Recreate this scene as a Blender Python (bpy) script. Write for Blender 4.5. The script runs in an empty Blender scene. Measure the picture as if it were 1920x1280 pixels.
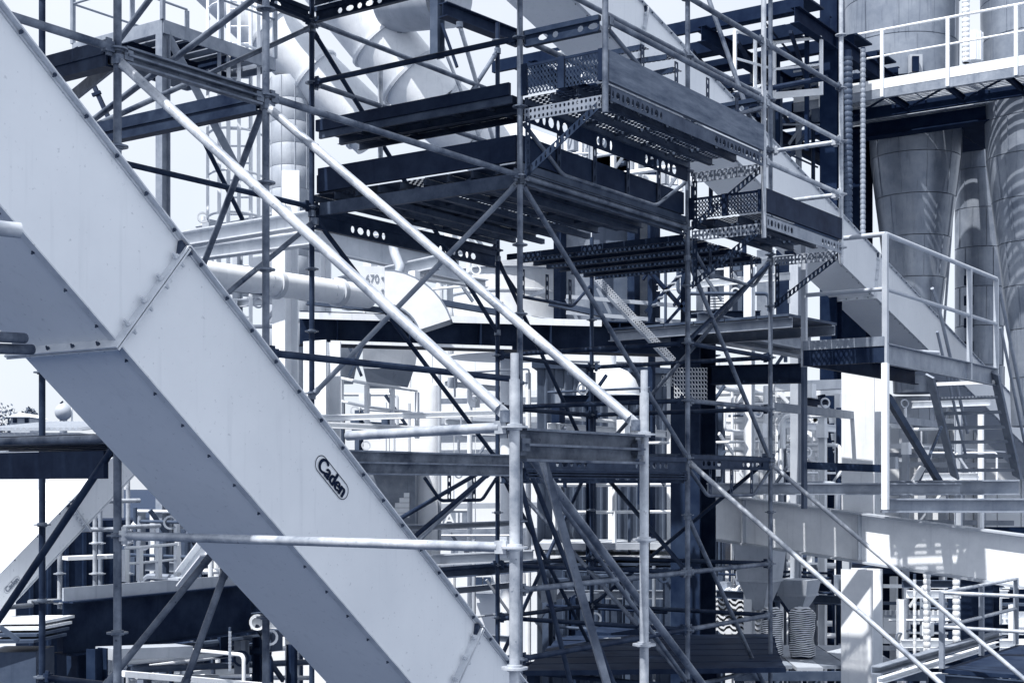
import bpy, bmesh, math, random
from mathutils import Vector, Matrix
random.seed(7)
R = math.radians
SC = bpy.context.scene
COL = SC.collection
# ------------------------------------------------------------------ camera, sky, sun, exposure
CAMZ = 5.0
F = 2680.0            # focal length in pixels of a 1920 wide picture
HY = 910.0            # row of the horizon
cam = bpy.data.cameras.new('camera'); camo = bpy.data.objects.new('camera', cam); COL.objects.link(camo)
camo.location = (0, 0, CAMZ); camo.rotation_euler = (R(90), 0, 0)
cam.sensor_width = 36; cam.lens = 36 * F / 1920; cam.shift_y = (HY - 640) / 1920
cam.clip_start = 0.1; cam.clip_end = 3000
SC.camera = camo
SUN_AZ = math.atan2(-0.76, -0.65)      # direction towards the sun: x = -.65, y = -.76
SUN_EL = R(60)
w = bpy.data.worlds.new('World'); SC.world = w; w.use_nodes = True
nt = w.node_tree; bg = nt.nodes['Background']
sky = nt.nodes.new('ShaderNodeTexSky'); sky.sky_type = 'NISHITA'; sky.sun_disc = False
sky.sun_elevation = SUN_EL; sky.sun_rotation = math.pi / 2 - SUN_AZ
sky.air_density = 1.0; sky.dust_density = 2.0; sky.ozone_density = 2.0
cloud = nt.nodes.new('ShaderNodeTexNoise'); cloud.inputs['Scale'].default_value = 2.2; cloud.inputs['Detail'].default_value = 8
crmp = nt.nodes.new('ShaderNodeMapRange'); crmp.inputs[1].default_value = .3; crmp.inputs[2].default_value = .6
crmp.inputs[3].default_value = .70; crmp.inputs[4].default_value = .95
mixs = nt.nodes.new('ShaderNodeMix'); mixs.data_type = 'RGBA'
nt.links.new(cloud.outputs['Fac'], crmp.inputs[0]); nt.links.new(crmp.outputs[0], mixs.inputs[0])
nt.links.new(sky.outputs[0], mixs.inputs[6]); mixs.inputs[7].default_value = (5.85, 6.2, 6.85, 1)
nt.links.new(mixs.outputs[2], bg.inputs[0]); bg.inputs[1].default_value = 0.115
sun = bpy.data.lights.new('sun', 'SUN'); sun.energy = 5.0; sun.angle = R(.53); sun.color = (1, .97, .93)
suno = bpy.data.objects.new('sun', sun); COL.objects.link(suno)
sd = Vector((math.cos(SUN_AZ) * math.cos(SUN_EL), math.sin(SUN_AZ) * math.cos(SUN_EL), math.sin(SUN_EL)))
suno.rotation_euler = sd.to_track_quat('Z', 'Y').to_euler(); suno.location = sd * 30
SC.view_settings.view_transform = 'Standard'; SC.view_settings.look = 'None'
SC.view_settings.exposure = 0.50; SC.view_settings.gamma = 1
SC.cycles.max_bounces = 6; SC.cycles.diffuse_bounces = 3; SC.cycles.glossy_bounces = 2
SC.cycles.use_denoising = True
# ------------------------------------------------------------------ places
Z = Vector((0, 0, 1))
A = Vector((.571, .821, 0)).normalized()      # plant axis running away to the right
B = Vector((-A.y, A.x, 0))                    # plant axis running away to the left
O = Vector((.064, 11.5, CAMZ))                # foot of the scaffold grid at eye level
def P(x, y, d): return Vector(((x - 960) / F * d, d, CAMZ + (HY - y) / F * d))
def G(u, v, z): return O + A * u + B * v + Z * z
def hit(p, dr, x):                            # point of the line p + t*dr seen in picture column x
    r = (x - 960) / F
    return p + dr * ((r * p.y - p.x) / (dr.x - r * dr.y))
def gz(p): return Vector((p.x, p.y, 0))
# ------------------------------------------------------------------ materials
def lin(c): return tuple(((v / 12.92) if v <= .04045 else ((v + .055) / 1.055) ** 2.4) for v in c)
def duo(t):
    a = (.02, .08, .18); b = (.93, .945, .963)
    return lin([a[i] + (b[i] - a[i]) * t for i in range(3)])
def mat(name, t, rough=.55, metal=0.0, var=.12, scale=6.0, streak=0.0, bump=.15, spots=0.0, stretch=(1, 1, 1)):
    m = bpy.data.materials.new(name); m.use_nodes = True
    n = m.node_tree.nodes; l = m.node_tree.links; b = n['Principled BSDF']
    tc = n.new('ShaderNodeTexCoord'); geo = n.new('ShaderNodeNewGeometry')
    mp = n.new('ShaderNodeMapping'); mp.inputs['Scale'].default_value = stretch
    l.new(geo.outputs['Position'], mp.inputs[0])
    nz = n.new('ShaderNodeTexNoise'); nz.inputs['Scale'].default_value = scale; nz.inputs['Detail'].default_value = 7
    nz.inputs['Roughness'].default_value = .65
    l.new(mp.outputs[0], nz.inputs[0])
    mx = n.new('ShaderNodeMix'); mx.data_type = 'RGBA'
    mr = n.new('ShaderNodeMapRange'); mr.inputs[1].default_value = .3; mr.inputs[2].default_value = .7
    l.new(nz.outputs['Fac'], mr.inputs[0]); l.new(mr.outputs[0], mx.inputs[0])
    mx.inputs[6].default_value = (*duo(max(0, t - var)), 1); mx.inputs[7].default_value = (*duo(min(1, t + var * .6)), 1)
    out = mx.outputs[2]
    def over(src, tt, amount):
        nonlocal out
        k = n.new('ShaderNodeMix'); k.data_type = 'RGBA'
        q = n.new('ShaderNodeMath'); q.operation = 'MULTIPLY'; q.inputs[1].default_value = amount
        l.new(src, q.inputs[0]); l.new(q.outputs[0], k.inputs[0]); l.new(out, k.inputs[6]); k.inputs[7].default_value = (*duo(tt), 1)
        out = k.outputs[2]
    if streak:
        mp2 = n.new('ShaderNodeMapping'); mp2.inputs['Scale'].default_value = (14, 14, .9)
        l.new(geo.outputs['Position'], mp2.inputs[0])
        n2 = n.new('ShaderNodeTexNoise'); n2.inputs['Scale'].default_value = 1.3; n2.inputs['Detail'].default_value = 5
        l.new(mp2.outputs[0], n2.inputs[0])
        r2 = n.new('ShaderNodeMapRange'); r2.inputs[1].default_value = .58; r2.inputs[2].default_value = .78
        l.new(n2.outputs['Fac'], r2.inputs[0]); over(r2.outputs[0], max(0, t - .35), streak)
    if spots:
        n3 = n.new('ShaderNodeTexNoise'); n3.inputs['Scale'].default_value = 38; n3.inputs['Detail'].default_value = 4
        l.new(geo.outputs['Position'], n3.inputs[0])
        r3 = n.new('ShaderNodeMapRange'); r3.inputs[1].default_value = .66; r3.inputs[2].default_value = .74
        l.new(n3.outputs['Fac'], r3.inputs[0]); over(r3.outputs[0], max(0, t - .45), spots)
    l.new(out, b.inputs['Base Color'])
    b.inputs['Specular IOR Level'].default_value = .5 if t > .5 else .5 * t + .04
    b.inputs['Roughness'].default_value = rough; b.inputs['Metallic'].default_value = metal
    if bump:
        bp = n.new('ShaderNodeBump'); bp.inputs['Strength'].default_value = bump; bp.inputs['Distance'].default_value = .01
        l.new(nz.outputs['Fac'], bp.inputs['Height']); l.new(bp.outputs[0], b.inputs['Normal'])
    return m
M = {}
M['galv'] = mat('galvanised_tube', .70, .45, .2, .26, 5, 0, .3, .7)
M['tube'] = mat('weathered_shaded_tube', .37, .5, .15, .24, 5, 0, .3, .7)  # spots are wear; the dark tone paints shade on the scaffold
M['darktube'] = mat('dark_tube', .13, .55, .1, .12, 5, 0, .2, .4)  # darker tone puts deeper shade into the rear tubes
M['clamp'] = mat('clamp_steel', .40, .45, .4, .2, 20)
M['white'] = mat('white_paint', .96, .45, 0, .06, 3, .25, .05, .15)
M['dirtywhite'] = mat('dirty_white_paint', .84, .5, 0, .1, 3, .35, .08, .25)
M['duct'] = mat('duct_paint', .94, .45, 0, .035, 1.1, .15, .08, .35)
M['ductflange'] = mat('flange_paint', .84, .45, 0, .1, 6, .2, .1, .35)
M['grime'] = mat('flange_grime', .22, .8, 0, .15, 20)
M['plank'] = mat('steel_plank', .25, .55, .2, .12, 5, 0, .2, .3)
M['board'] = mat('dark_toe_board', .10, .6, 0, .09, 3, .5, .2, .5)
M['timber'] = mat('timber_toe_board', .38, .7, 0, .14, 3, .15, .3, .2, (1, 1, 6))
M['perf'] = mat('perforated_steel', .16, .5, .2, .08, 8)
M['steel'] = mat('grey_steel', .54, .5, .05, .12, 4, .3, .12, .3)
M['dark'] = mat('dark_steel', .10, .6, 0, .09, 3, .4, .15, .4)
M['black'] = mat('black_steel', .05, .7, 0, .06, 4, .3)
M['mid'] = mat('blue_grey_paint', .27, .55, 0, .08, 3, .25, .1, .2)
M['clad'] = mat('stainless_cladding', .56, .36, .35, .12, 1.6, .6, .08, .25)
M['shed'] = mat('shed_sheet', .36, .55, .1, .08, 1.5, .4, .08)
M['roof'] = mat('roof_sheet', .14, .6, 0, .05, 3)
M['conc'] = mat('asphalt', .16, .9, 0, .07, 1.5, 0, .3, .2)
M['slab'] = mat('concrete_slab', .74, .9, 0, .12, 1.5, 0, .3, .2)
M['pale'] = mat('pale_wall', .97, .7, 0, .02, .6, .04, .02)
M['glass'] = mat('window_glass', .22, .12, 0, .04, 2, 0, 0)
M['ink'] = mat('ink', .03, .5, 0, .02, 2, 0, 0)
M['leaf'] = mat('leaf', .34, .7, 0, .14, 8)
M['bark'] = mat('bark', .3, .9, 0, .1, 8)
M['bag'] = mat('woven_bag', .93, .7, 0, .1, 6, 0, .4)
M['shade_stripe'] = mat('bag_shade_stripe', .06, .7, 0, .06, 6)  # dark bands paint the shade of a grating across the bags
M['grey'] = mat('light_grey_paint', .70, .5, 0, .07, 3, .3, .06, .2)
# ------------------------------------------------------------------ mesh builder
class MB:
    def __init__(s): s.v = []; s.f = []
    def add(s, vs, fs):
        k = len(s.v); s.v += [Vector(x) for x in vs]; s.f += [tuple(i + k for i in f) for f in fs]; return s
    def tube(s, p, q, r, n=12, r2=None):
        d = (q - p).normalized(); a = d.cross(Z if abs(d.z) < .95 else Vector((1, 0, 0))).normalized(); b = a.cross(d)
        r2 = r if r2 is None else r2
        vs = [p + (a * math.cos(t) + b * math.sin(t)) * r for t in [2 * math.pi * i / n for i in range(n)]]
        vs += [q + (a * math.cos(t) + b * math.sin(t)) * r2 for t in [2 * math.pi * i / n for i in range(n)]]
        fs = [(i, (i + 1) % n, n + (i + 1) % n, n + i) for i in range(n)] + [tuple(range(n - 1, -1, -1)), tuple(range(n, 2 * n))]
        return s.add(vs, fs)
    def pipe(s, pts, r, n=10, bend=6):           # run of tube with rounded corners
        out = [pts[0]]
        for i in range(1, len(pts) - 1):
            a, b, c = pts[i - 1], pts[i], pts[i + 1]
            k = min(r * 3, (a - b).length * .45, (c - b).length * .45)
            s0 = b + (a - b).normalized() * k; s1 = b + (c - b).normalized() * k
            for j in range(bend + 1):
                t = j / bend; out.append(s0 * (1 - t) ** 2 + b * 2 * t * (1 - t) + s1 * t * t)
        out.append(pts[-1])
        rings = []; prev = None
        for i, p in enumerate(out):
            d = (out[min(i + 1, len(out) - 1)] - out[max(i - 1, 0)]).normalized()
            a = prev - d * prev.dot(d) if prev is not None else d.cross(Z if abs(d.z) < .9 else Vector((1, 0, 0)))
            a.normalize(); prev = a; b = d.cross(a)
            rings.append([p + (a * math.cos(2 * math.pi * j / n) + b * math.sin(2 * math.pi * j / n)) * r for j in range(n)])
        vs = [v for g in rings for v in g]; fs = []
        for i in range(len(rings) - 1):
            fs += [(i * n + j, i * n + (j + 1) % n, (i + 1) * n + (j + 1) % n, (i + 1) * n + j) for j in range(n)]
        m = (len(rings) - 1) * n
        fs += [tuple(range(n - 1, -1, -1)), tuple(range(m, m + n))]
        return s.add(vs, fs)
    def prism(s, p, q, prof, up=Z):
        d = (q - p).normalized(); sd_ = d.cross(up)
        if sd_.length < 1e-4: sd_ = d.cross(Vector((1, 0, 0)))
        sd_.normalize(); uu = sd_.cross(d); n = len(prof)
        vs = [e + sd_ * a + uu * b for e in (p, q) for a, b in prof]
        fs = [(i, (i + 1) % n, n + (i + 1) % n, n + i) for i in range(n)] + [tuple(range(n - 1, -1, -1)), tuple(range(n, 2 * n))]
        return s.add(vs, fs)
    def bar(s, p, q, wd, h, up=Z):
        return s.prism(p, q, [(-wd / 2, -h / 2), (wd / 2, -h / 2), (wd / 2, h / 2), (-wd / 2, h / 2)], up)
    def ibeam(s, p, q, wd, h, tf, tw, up=Z):
        a = wd / 2; b = h / 2; c = tw / 2
        return s.prism(p, q, [(-a, -b), (a, -b), (a, -b + tf), (c, -b + tf), (c, b - tf), (a, b - tf), (a, b), (-a, b), (-a, b - tf), (-c, b - tf), (-c, -b + tf), (-a, -b + tf)], up)
    def chan(s, p, q, wd, h, t, up=Z):
        return s.prism(p, q, [(-wd / 2, -h / 2), (wd / 2, -h / 2), (wd / 2, -h / 2 + t), (-wd / 2 + t, -h / 2 + t), (-wd / 2 + t, h / 2 - t), (wd / 2, h / 2 - t), (wd / 2, h / 2), (-wd / 2, h / 2)], up)
    def angle(s, p, q, wd, h, t, up=Z):
        return s.prism(p, q, [(0, 0), (wd, 0), (wd, t), (t, t), (t, h), (0, h)], up)
    def ext(s, poly, vec):
        n = len(poly); vs = list(poly) + [p + vec for p in poly]
        fs = [(i, (i + 1) % n, n + (i + 1) % n, n + i) for i in range(n)] + [tuple(range(n - 1, -1, -1)), tuple(range(n, 2 * n))]
        return s.add(vs, fs)
    def box(s, o, x, y, z):                         # corner and three edge vectors
        return s.ext([o, o + x, o + x + y, o + y], z)
    def lathe(s, c, prof, n=32, cap=True, ax=Z, ref=None):
        ax = ax.normalized(); a = ax.cross(Vector((1, 0, 0)) if abs(ax.x) < .9 else Z).normalized(); b = ax.cross(a)
        vs = [c + ax * h + (a * math.cos(2 * math.pi * j / n) + b * math.sin(2 * math.pi * j / n)) * r for r, h in prof for j in range(n)]
        fs = []
        for i in range(len(prof) - 1):
            fs += [(i * n + j, i * n + (j + 1) % n, (i + 1) * n + (j + 1) % n, (i + 1) * n + j) for j in range(n)]
        if cap:
            m = (len(prof) - 1) * n; fs += [tuple(range(n - 1, -1, -1)), tuple(range(m, m + n))]
        return s.add(vs, fs)
    def perf(s, o, x, y, nx, ny, hx=.3, hy=.3, th=.003, alt=False, k=8, keep=None):
        # plate from corner o along x and y with nx * ny real holes
        cx = x / nx; cy = y / ny; nn = x.cross(y).normalized() * th
        angs = [math.pi / 4 + 2 * math.pi * i / k for i in range(k)]
        for lay, off in ((0, Vector((0, 0, 0))), (1, nn)):
            pass
        for i in range(nx):
            for j in range(ny):
                c = o + cx * (i + .5) + cy * (j + .5)
                if keep and not keep(i, nx):
                    s.box(o + cx * i + cy * j, cx, cy, nn); continue
                ax_, ay_ = (hx, hy)
                if alt and i % 2: ax_ = hx * 1.7 if hx * 1.7 < .47 else .45
                hole = [c + cx * (ax_ * math.cos(t)) + cy * (ay_ * math.sin(t)) for t in angs]
                q = .5
                rim = []
                for t in angs:
                    ct, st = math.cos(t), math.sin(t); m = max(abs(ct), abs(st)); rim.append(c + cx * (q * ct / m) + cy * (q * st / m))
                vs = hole + rim + [h + nn for h in hole] + [h + nn for h in rim]
                fs = []
                for a in range(k):
                    b = (a + 1) % k
                    fs += [(a, k + a, k + b, b)[::-1], (2 * k + a, 3 * k + a, 3 * k + b, 2 * k + b), (a, b, 2 * k + b, 2 * k + a)]
                s.add(vs, fs)
        return s
    def mesh(s, name, off=Vector((0, 0, 0)), sharp=.6):
        me = bpy.data.meshes.new(name); me.from_pydata([v - off for v in s.v], [], s.f)
        bm = bmesh.new(); bm.from_mesh(me); bmesh.ops.recalc_face_normals(bm, faces=bm.faces); bm.to_mesh(me); bm.free(); me.update()
        me.polygons.foreach_set('use_smooth', [True] * len(me.polygons)); me.set_sharp_from_angle(angle=sharp)
        return me
class T:                                            # a thing: an Empty at its base with its parts
    def __init__(s, name, label, cat, loc, group=None, kind='thing'):
        s.loc = Vector(loc); e = bpy.data.objects.new(name, None); COL.objects.link(e); e.location = s.loc
        e.empty_display_size = .1; e['label'] = label; e['category'] = cat; e['kind'] = kind
        if group: e['group'] = group
        s.e = e
    def p(s, name, mb, m, parent=None, label=None, kind=None):
        me = mb.mesh(name, s.loc) if isinstance(mb, MB) else mb
        me.materials.append(M[m] if isinstance(m, str) else m)
        o = bpy.data.objects.new(name, me); COL.objects.link(o); o.parent = parent or s.e
        if label: o['label'] = label
        if kind: o['kind'] = kind
        return o
    def inst(s, name, me, loc, rot=None, parent=None):
        o = bpy.data.objects.new(name, me); COL.objects.link(o); o.parent = parent or s.e
        o.location = Vector(loc) - s.loc
        if rot is not None: o.rotation_euler = rot.to_euler() if hasattr(rot, 'to_euler') else rot
        return o
    def tube(s, name, p, q, r, m, parent=None, n=12): return s.p(name, MB().tube(p, q, r, n), m, parent)
    def bar(s, name, p, q, wd, h, m, parent=None, up=Z): return s.p(name, MB().bar(p, q, wd, h, up), m, parent)
    def ib(s, name, p, q, wd, h, m, parent=None, up=Z, tf=.014, tw=.01): return s.p(name, MB().ibeam(p, q, wd, h, tf, tw, up), m, parent)
def solo(name, label, cat, mb, m, base, group=None):
    me = mb.mesh(name, Vector(base)); me.materials.append(M[m]); o = bpy.data.objects.new(name, me); COL.objects.link(o)
    o.location = base; o['label'] = label; o['category'] = cat; o['kind'] = 'thing'
    if group: o['group'] = group
    return o
def shared(mb, name, m):
    me = mb.mesh(name); me.materials.append(M[m]); return me
V0 = Vector((0, 0, 0))
BOLT = shared(MB().tube(V0, Z * .010, .010, 6).tube(Z * .010, Z * .02, .005, 6), 'bolt', 'grime')
BOLTW = shared(MB().tube(V0, Z * .016, .016, 6).tube(Z * .016, Z * .034, .009, 6), 'bolt_pale', 'ductflange')
ROS = shared(MB().lathe(V0, [(.026, -.016), (.036, -.014), (.036, -.005), (.062, -.005), (.062, .005), (.036, .005), (.036, .014), (.026, .016)], 16), 'coupler', 'clamp')
ROSG = shared(MB().lathe(V0, [(.026, -.016), (.036, -.014), (.036, -.005), (.062, -.005), (.062, .005), (.036, .005), (.036, .014), (.026, .016)], 16), 'coupler_pale', 'galv')
def text_mesh(body, size, bold, depth=.002, narrow=1.0):
    cu = bpy.data.curves.new('lettering', 'FONT'); cu.body = body; cu.size = size; cu.offset = bold; cu.extrude = depth
    cu.align_x = 'CENTER'; cu.align_y = 'CENTER'
    o = bpy.data.objects.new('lettering', cu); COL.objects.link(o)
    me = bpy.data.meshes.new_from_object(o.evaluated_get(bpy.context.evaluated_depsgraph_get()))
    bpy.data.objects.remove(o)
    for v in me.vertices: v.co.x *= narrow
    return me
def frame_rot(x, y, z): return Matrix(((x.x, y.x, z.x), (x.y, y.y, z.y), (x.z, y.z, z.z)))
# ================================================================== THE SETTING
g = bpy.data.meshes.new('ground'); g.from_pydata([(-900, -200, 0), (900, -200, 0), (900, 1800, 0), (-900, 1800, 0)], [], [(0, 1, 2, 3)])
g.materials.append(M['conc']); go = bpy.data.objects.new('ground', g); COL.objects.link(go); go['kind'] = 'structure'
ap = bpy.data.meshes.new('bounce_apron'); ap.from_pydata([(6, -40, .004), (60, -40, .004), (60, 9, .004), (6, 9, .004)], [], [(0, 1, 2, 3)])  # unseen pale slab added to bounce sunlight onto the duct side
ap.materials.append(M['slab']); apo = bpy.data.objects.new('bounce_slab', ap); COL.objects.link(apo); apo['kind'] = 'structure'
#@@SCAFFOLD
LV = lambda k: .27 + .555 * k
S = T('scaffold', 'tall tube scaffold with round couplers, long diagonal braces and many lifts', 'scaffold', gz(G(0, 0, 0)))
def std(u, v, z0, z1, m='tube', ros=True, spig=False):
    o = S.tube('standard', G(u, v, z0), G(u, v, z1), .0242, m)
    k = math.ceil((z0 + .1 - .27) / .555)
    while LV(k) < z1 - .03 and ros:
        S.inst('coupler', ROSG if m == 'galv' else ROS, G(u, v, LV(k)), None, o); k += 1
    if spig: S.tube('spigot', G(u, v, z1 - .01), G(u, v, z1 + .12), .019, m, o)
    return o
def head(mb, p, d):
    mb.bar(p + d * .035, p + d * .10, .04, .06); mb.bar(p + d * .06 - Z * .05, p + d * .06 + Z * .05, .012, .04, d)
def led(a, b, z, m='tube', r=.0242, z2=None, name='ledger'):
    p = G(*a, z); q = G(*b, z if z2 is None else z2); d = (q - p).normalized()
    mb = MB().tube(p + d * .09, q - d * .09, r); head(mb, p, d); head(mb, q, -d)
    return S.p(name, mb, m)
def brace(p, q, m='tube', r=.0242, flat=False):
    mb = MB(); d = (q - p).normalized()
    if flat: mb.bar(p, q, .02, .075, Z)
    else:
        mb.tube(p + d * .06, q - d * .06, r)
        for e, sg in ((p, 1), (q, -1)): mb.bar(e - d * .01 * sg, e + d * .1 * sg, .022, .05)
    o = S.p('brace', mb, m)
    for e in (p, q):
        S.p('clamp', MB().tube(e - Z * .028, e + Z * .028, .036, 10), 'clamp', o)
    return o
def slotted(a, b, z, h=.15, n=26, m='perf', name='transom'):
    p = G(*a, z); q = G(*b, z); d = (q - p).normalized(); p = p + d * .05; q = q - d * .05; x = q - p
    n = max(6, int(x.length / .11)); sd_ = d.cross(Z)
    mb = MB().perf(p - Z * h * .75, x, Z * h * .5, n, 1, .24, .34, .005, True, 8, lambda i, m: .12 < i / m < .36 or .62 < i / m < .88)
    mb.bar(p + Z * (-h * .12), q + Z * (-h * .12), .045, h * .26); mb.bar(p - Z * h * .80, q - Z * h * .80, .05, h * .1)
    return S.p(name, mb, m)
def chan(a, b, z, h=.14, m='tube', wd=.06, name='transom'):
    p = G(*a, z); q = G(*b, z); d = (q - p).normalized()
    mb = MB().chan(p + d * .05, q - d * .05, wd, h, .012); head(mb, p, d); head(mb, q, -d)
    mb.bar(p + d * .06 + Z * .0, q - d * .06 + Z * .0, wd * 1.25, .012)
    return S.p(name, mb, m)
c220, c500, c975, c1290, c1445 = (-4.06, 0), (-2.87, 0), (0, 0), (2.87, 0), (4.77, 0)
k80, k585, k935, k1100, kL = (-2.87, 2.26), (0, 2.26), (2.87, 2.26), (4.77, 2.26), (-4.06, 2.26)
f1, f2 = (-4.06, -2.76), (-2.87, -2.77)
o1135, o1435, o1580 = (0, -.8), (2.87, -.8), (4.77, -.8)
for c in (c220, c500): std(*c, -5, 6.2)
for c in (c975, c1290, c1445): std(*c, -5, 6.2)
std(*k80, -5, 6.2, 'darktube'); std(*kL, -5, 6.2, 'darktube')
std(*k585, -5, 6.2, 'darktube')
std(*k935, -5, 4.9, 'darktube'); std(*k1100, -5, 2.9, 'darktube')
std(*f1, -5, .49, 'galv', spig=True); std(*f2, -5, .49, 'galv', spig=True)
std(*o1135, 2.88, 6.2, 'tube', ros=False); std(*o1435, 2.32, 6.2, 'galv', ros=False); std(*o1580, 2.32, 6.2, 'galv')
std(.95, 2.26, 2.9, 3.95, 'galv', ros=False)
# --- ledgers, transoms
led((-5.7, 0), c220, 2.49); chan(c220, c500, 2.47, .10, 'tube', .05); led(c500, c975, 2.49); led(c975, c1290, 2.49)
chan(c500, k80, 2.47, .15, 'darktube', .08); chan(c220, kL, 2.47, .15, 'darktube', .08)
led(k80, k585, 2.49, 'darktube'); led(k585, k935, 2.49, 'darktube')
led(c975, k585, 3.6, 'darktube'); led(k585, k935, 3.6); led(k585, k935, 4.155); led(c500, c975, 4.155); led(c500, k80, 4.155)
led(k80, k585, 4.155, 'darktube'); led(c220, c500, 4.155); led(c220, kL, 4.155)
led(c975, c1290, 3.6); led(c1290, c1445, 3.6); led(c975, c1290, 4.155); led(c1290, c1445, 4.155)
led(o1135, o1435, 3.6); led(o1135, o1435, 4.155); led(o1435, o1580, 3.6, 'galv'); led(o1435, o1580, 3.045, 'galv'); led(o1435, o1580, 4.155)
led(c1445, o1580, 3.6, 'galv'); led(c1445, o1580, 3.045, 'galv')
slotted(c975, o1135, 3.64); slotted(c975, k585, 4.26); slotted(k585, k935, 2.47, .2); slotted(k80, k585, 4.26); slotted(c500, c975, 4.27)
slotted(c1290, o1435, 3.64)
for k in (0, -2, -3, -4, 1, 2):
    m1 = 'tube' if k < 2 else 'darktube'
    if k: led(c1290, c1445, LV(k), m1)
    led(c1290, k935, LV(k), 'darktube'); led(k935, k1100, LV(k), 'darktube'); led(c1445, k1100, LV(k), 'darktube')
slotted(c1290, c1445, .30, .16); slotted(c1290, k935, .16, .16)
led(c975, c1290, -2.505); led(c975, k585, -1.395, 'darktube'); led(k585, k935, .27, 'darktube')
led(c500, k80, -1.395, 'darktube'); led(c220, c500, -1.395, 'tube'); led(c500, k80, .27, 'darktube'); led(c220, kL, .27)
led(c220, f1, -.285, 'galv'); led(f1, f2, -1.95, 'galv'); led(c500, c975, -1.95)
led(c500, c975, .85, 'darktube')
# the pale ledger that stops short of the big duct, and the channel of the working deck
p = G(*f1, .27); q = G(-4.06, -1.74, .25)
mb = MB().tube(p + B * .08, q, .0242); head(mb, p, B); S.p('ledger', mb, 'galv')
chan(f1, f2, .19, .155, 'tube', .07)
chan(c500, c975, .16, .17, 'tube', .07); slotted(c975, c1290, .27, .17); chan(c975, c1290, .09, .06, 'darktube', .05)
# long braces
b_ = [brace(G(-4.06, 0, 2.43), G(-4.06, -2.72, .32), 'galv', .028), brace(G(-2.87, 0, 2.43), G(-2.87, -2.73, .32), 'galv', .028),
      brace(G(2.87, 0, .24), G(2.87, -2.76, -1.95), 'galv'), brace(G(4.77, 0, .24), G(4.77, -2.76, -1.95), 'galv')]
std(2.87, -2.76, -5, -1.8, 'galv'); std(4.77, -2.76, -5, -1.8, 'galv')
for p, q, m in ((G(0, 0, 2.45), G(0, 2.26, .80), 'steel'), (G(0, 0, 2.45), G(2.87, 0, .27), 'tube'),  # steel tone paints the first brace as sunlit
                (G(0, 2.26, 4.08), G(2.87, 2.26, 1.62), 'darktube'), (G(0, 2.26, 2.43), G(2.87, 2.26, .27), 'darktube'),
                (G(2.87, 2.26, .22), G(0, 2.26, -1.40), 'steel'), (G(2.87, 2.26, .25), G(-.2, 2.3, -.84), 'darktube'),
                (G(2.87, 0, 2.2), G(4.77, 0, .27), 'tube'), (G(2.87, 0, 5.3), G(2.95, -.76, 3.1), 'tube'),
                (G(2.87, 2.26, 2.4), G(4.77, 2.26, .27), 'darktube'), (G(4.77, 0, 2.43), G(4.77, 2.26, .27), 'tube'),
                (G(2.87, 2.26, .2), G(4.77, 2.26, -1.9), 'darktube'), (G(2.87, 2.26, .2), G(2.87, 0, -1.9), 'tube'),
                (G(2.87, 0, -.3), G(4.77, 0, -2.3), 'tube'), (G(4.77, 2.26, .3), G(2.87, 2.26, -1.9), 'darktube'),
                (G(2.0, 2.26, 3.6), G(2.87, 2.26, 4.6), 'tube'), (G(2.2, 2.26, 4.7), G(2.87, 2.26, 3.5), 'galv'),
                (P(500, 186, 9.2), P(372, 520, 10.6), 'tube'), (P(540, -50, 9.2), P(160, 236, 10.6), 'tube'),
                (P(590, 415, 12.4), P(395, 575, 11.6), 'tube'),
                (G(-4.06, 0, .25), G(-4.06, 2.26, -1.95), 'darktube'), (P(428, 1055, 8.9), P(340, 1300, 8.7), 'tube'),
                (P(400, 1035, 9.2), P(185, 1300, 9.0), 'tube'), (P(925, 880, 13.2), P(760, 1020, 12.8), 'darktube'),
                (P(985, 860, 12.8), P(1158, 1300, 12.4), 'darktube'), (P(965, 860, 12.6), P(1075, 1300, 12.4), 'darktube'),
                (P(1118, 872, 15.6), G(2.87, 0, -.84), 'darktube')):
    brace(p, q, m, .0225)
for p, q, m in ((G(-2.87, 0, 4.1), G(-2.87, 2.26, 2.5), 'tube'), (G(0, 0, .3), G(2.87, 0, -1.9), 'tube'), (G(4.77, 0, .3), G(4.77, 2.26, -1.4), 'darktube'),
                (G(2.87, 0, 1.4), G(4.77, 0, 2.4), 'darktube'), (G(0, 2.26, .3), G(0, 0, -1.9), 'darktube'), (G(-2.87, 2.26, 2.45), G(0, 2.26, 4.1), 'tube')):
    brace(p, q, m, .0215)
led(c975, c1290, -.84); led(c975, c1290, -1.395, 'darktube'); led(k585, k935, -.84, 'darktube'); led(k585, k935, -1.95, 'darktube'); led(c1290, c1445, -2.5)
brace(P(222, 112, 8.2), P(118, 196, 8.9), 'tube', flat=True)
mb = MB().bar(P(1004, 812, 6.9), P(1146, 1310, 7.1), .035, .095, Vector((0, -1, .2))); S.p('raker', mb, 'tube')
S.tube('raker', P(992, 850, 7.6), P(1340, 1312, 9.3), .0242, 'tube')
for p, q, r in ((P(-80, 420, 5.85), P(38, 432, 6.0), .033), (P(-70, 628, 6.6), P(46, 634, 7.0), .026), (P(-70, 652, 6.7), P(60, 655, 7.1), .026)):
    S.tube('ledger', p, q, r, 'galv' if r > .03 else 'tube')
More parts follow.
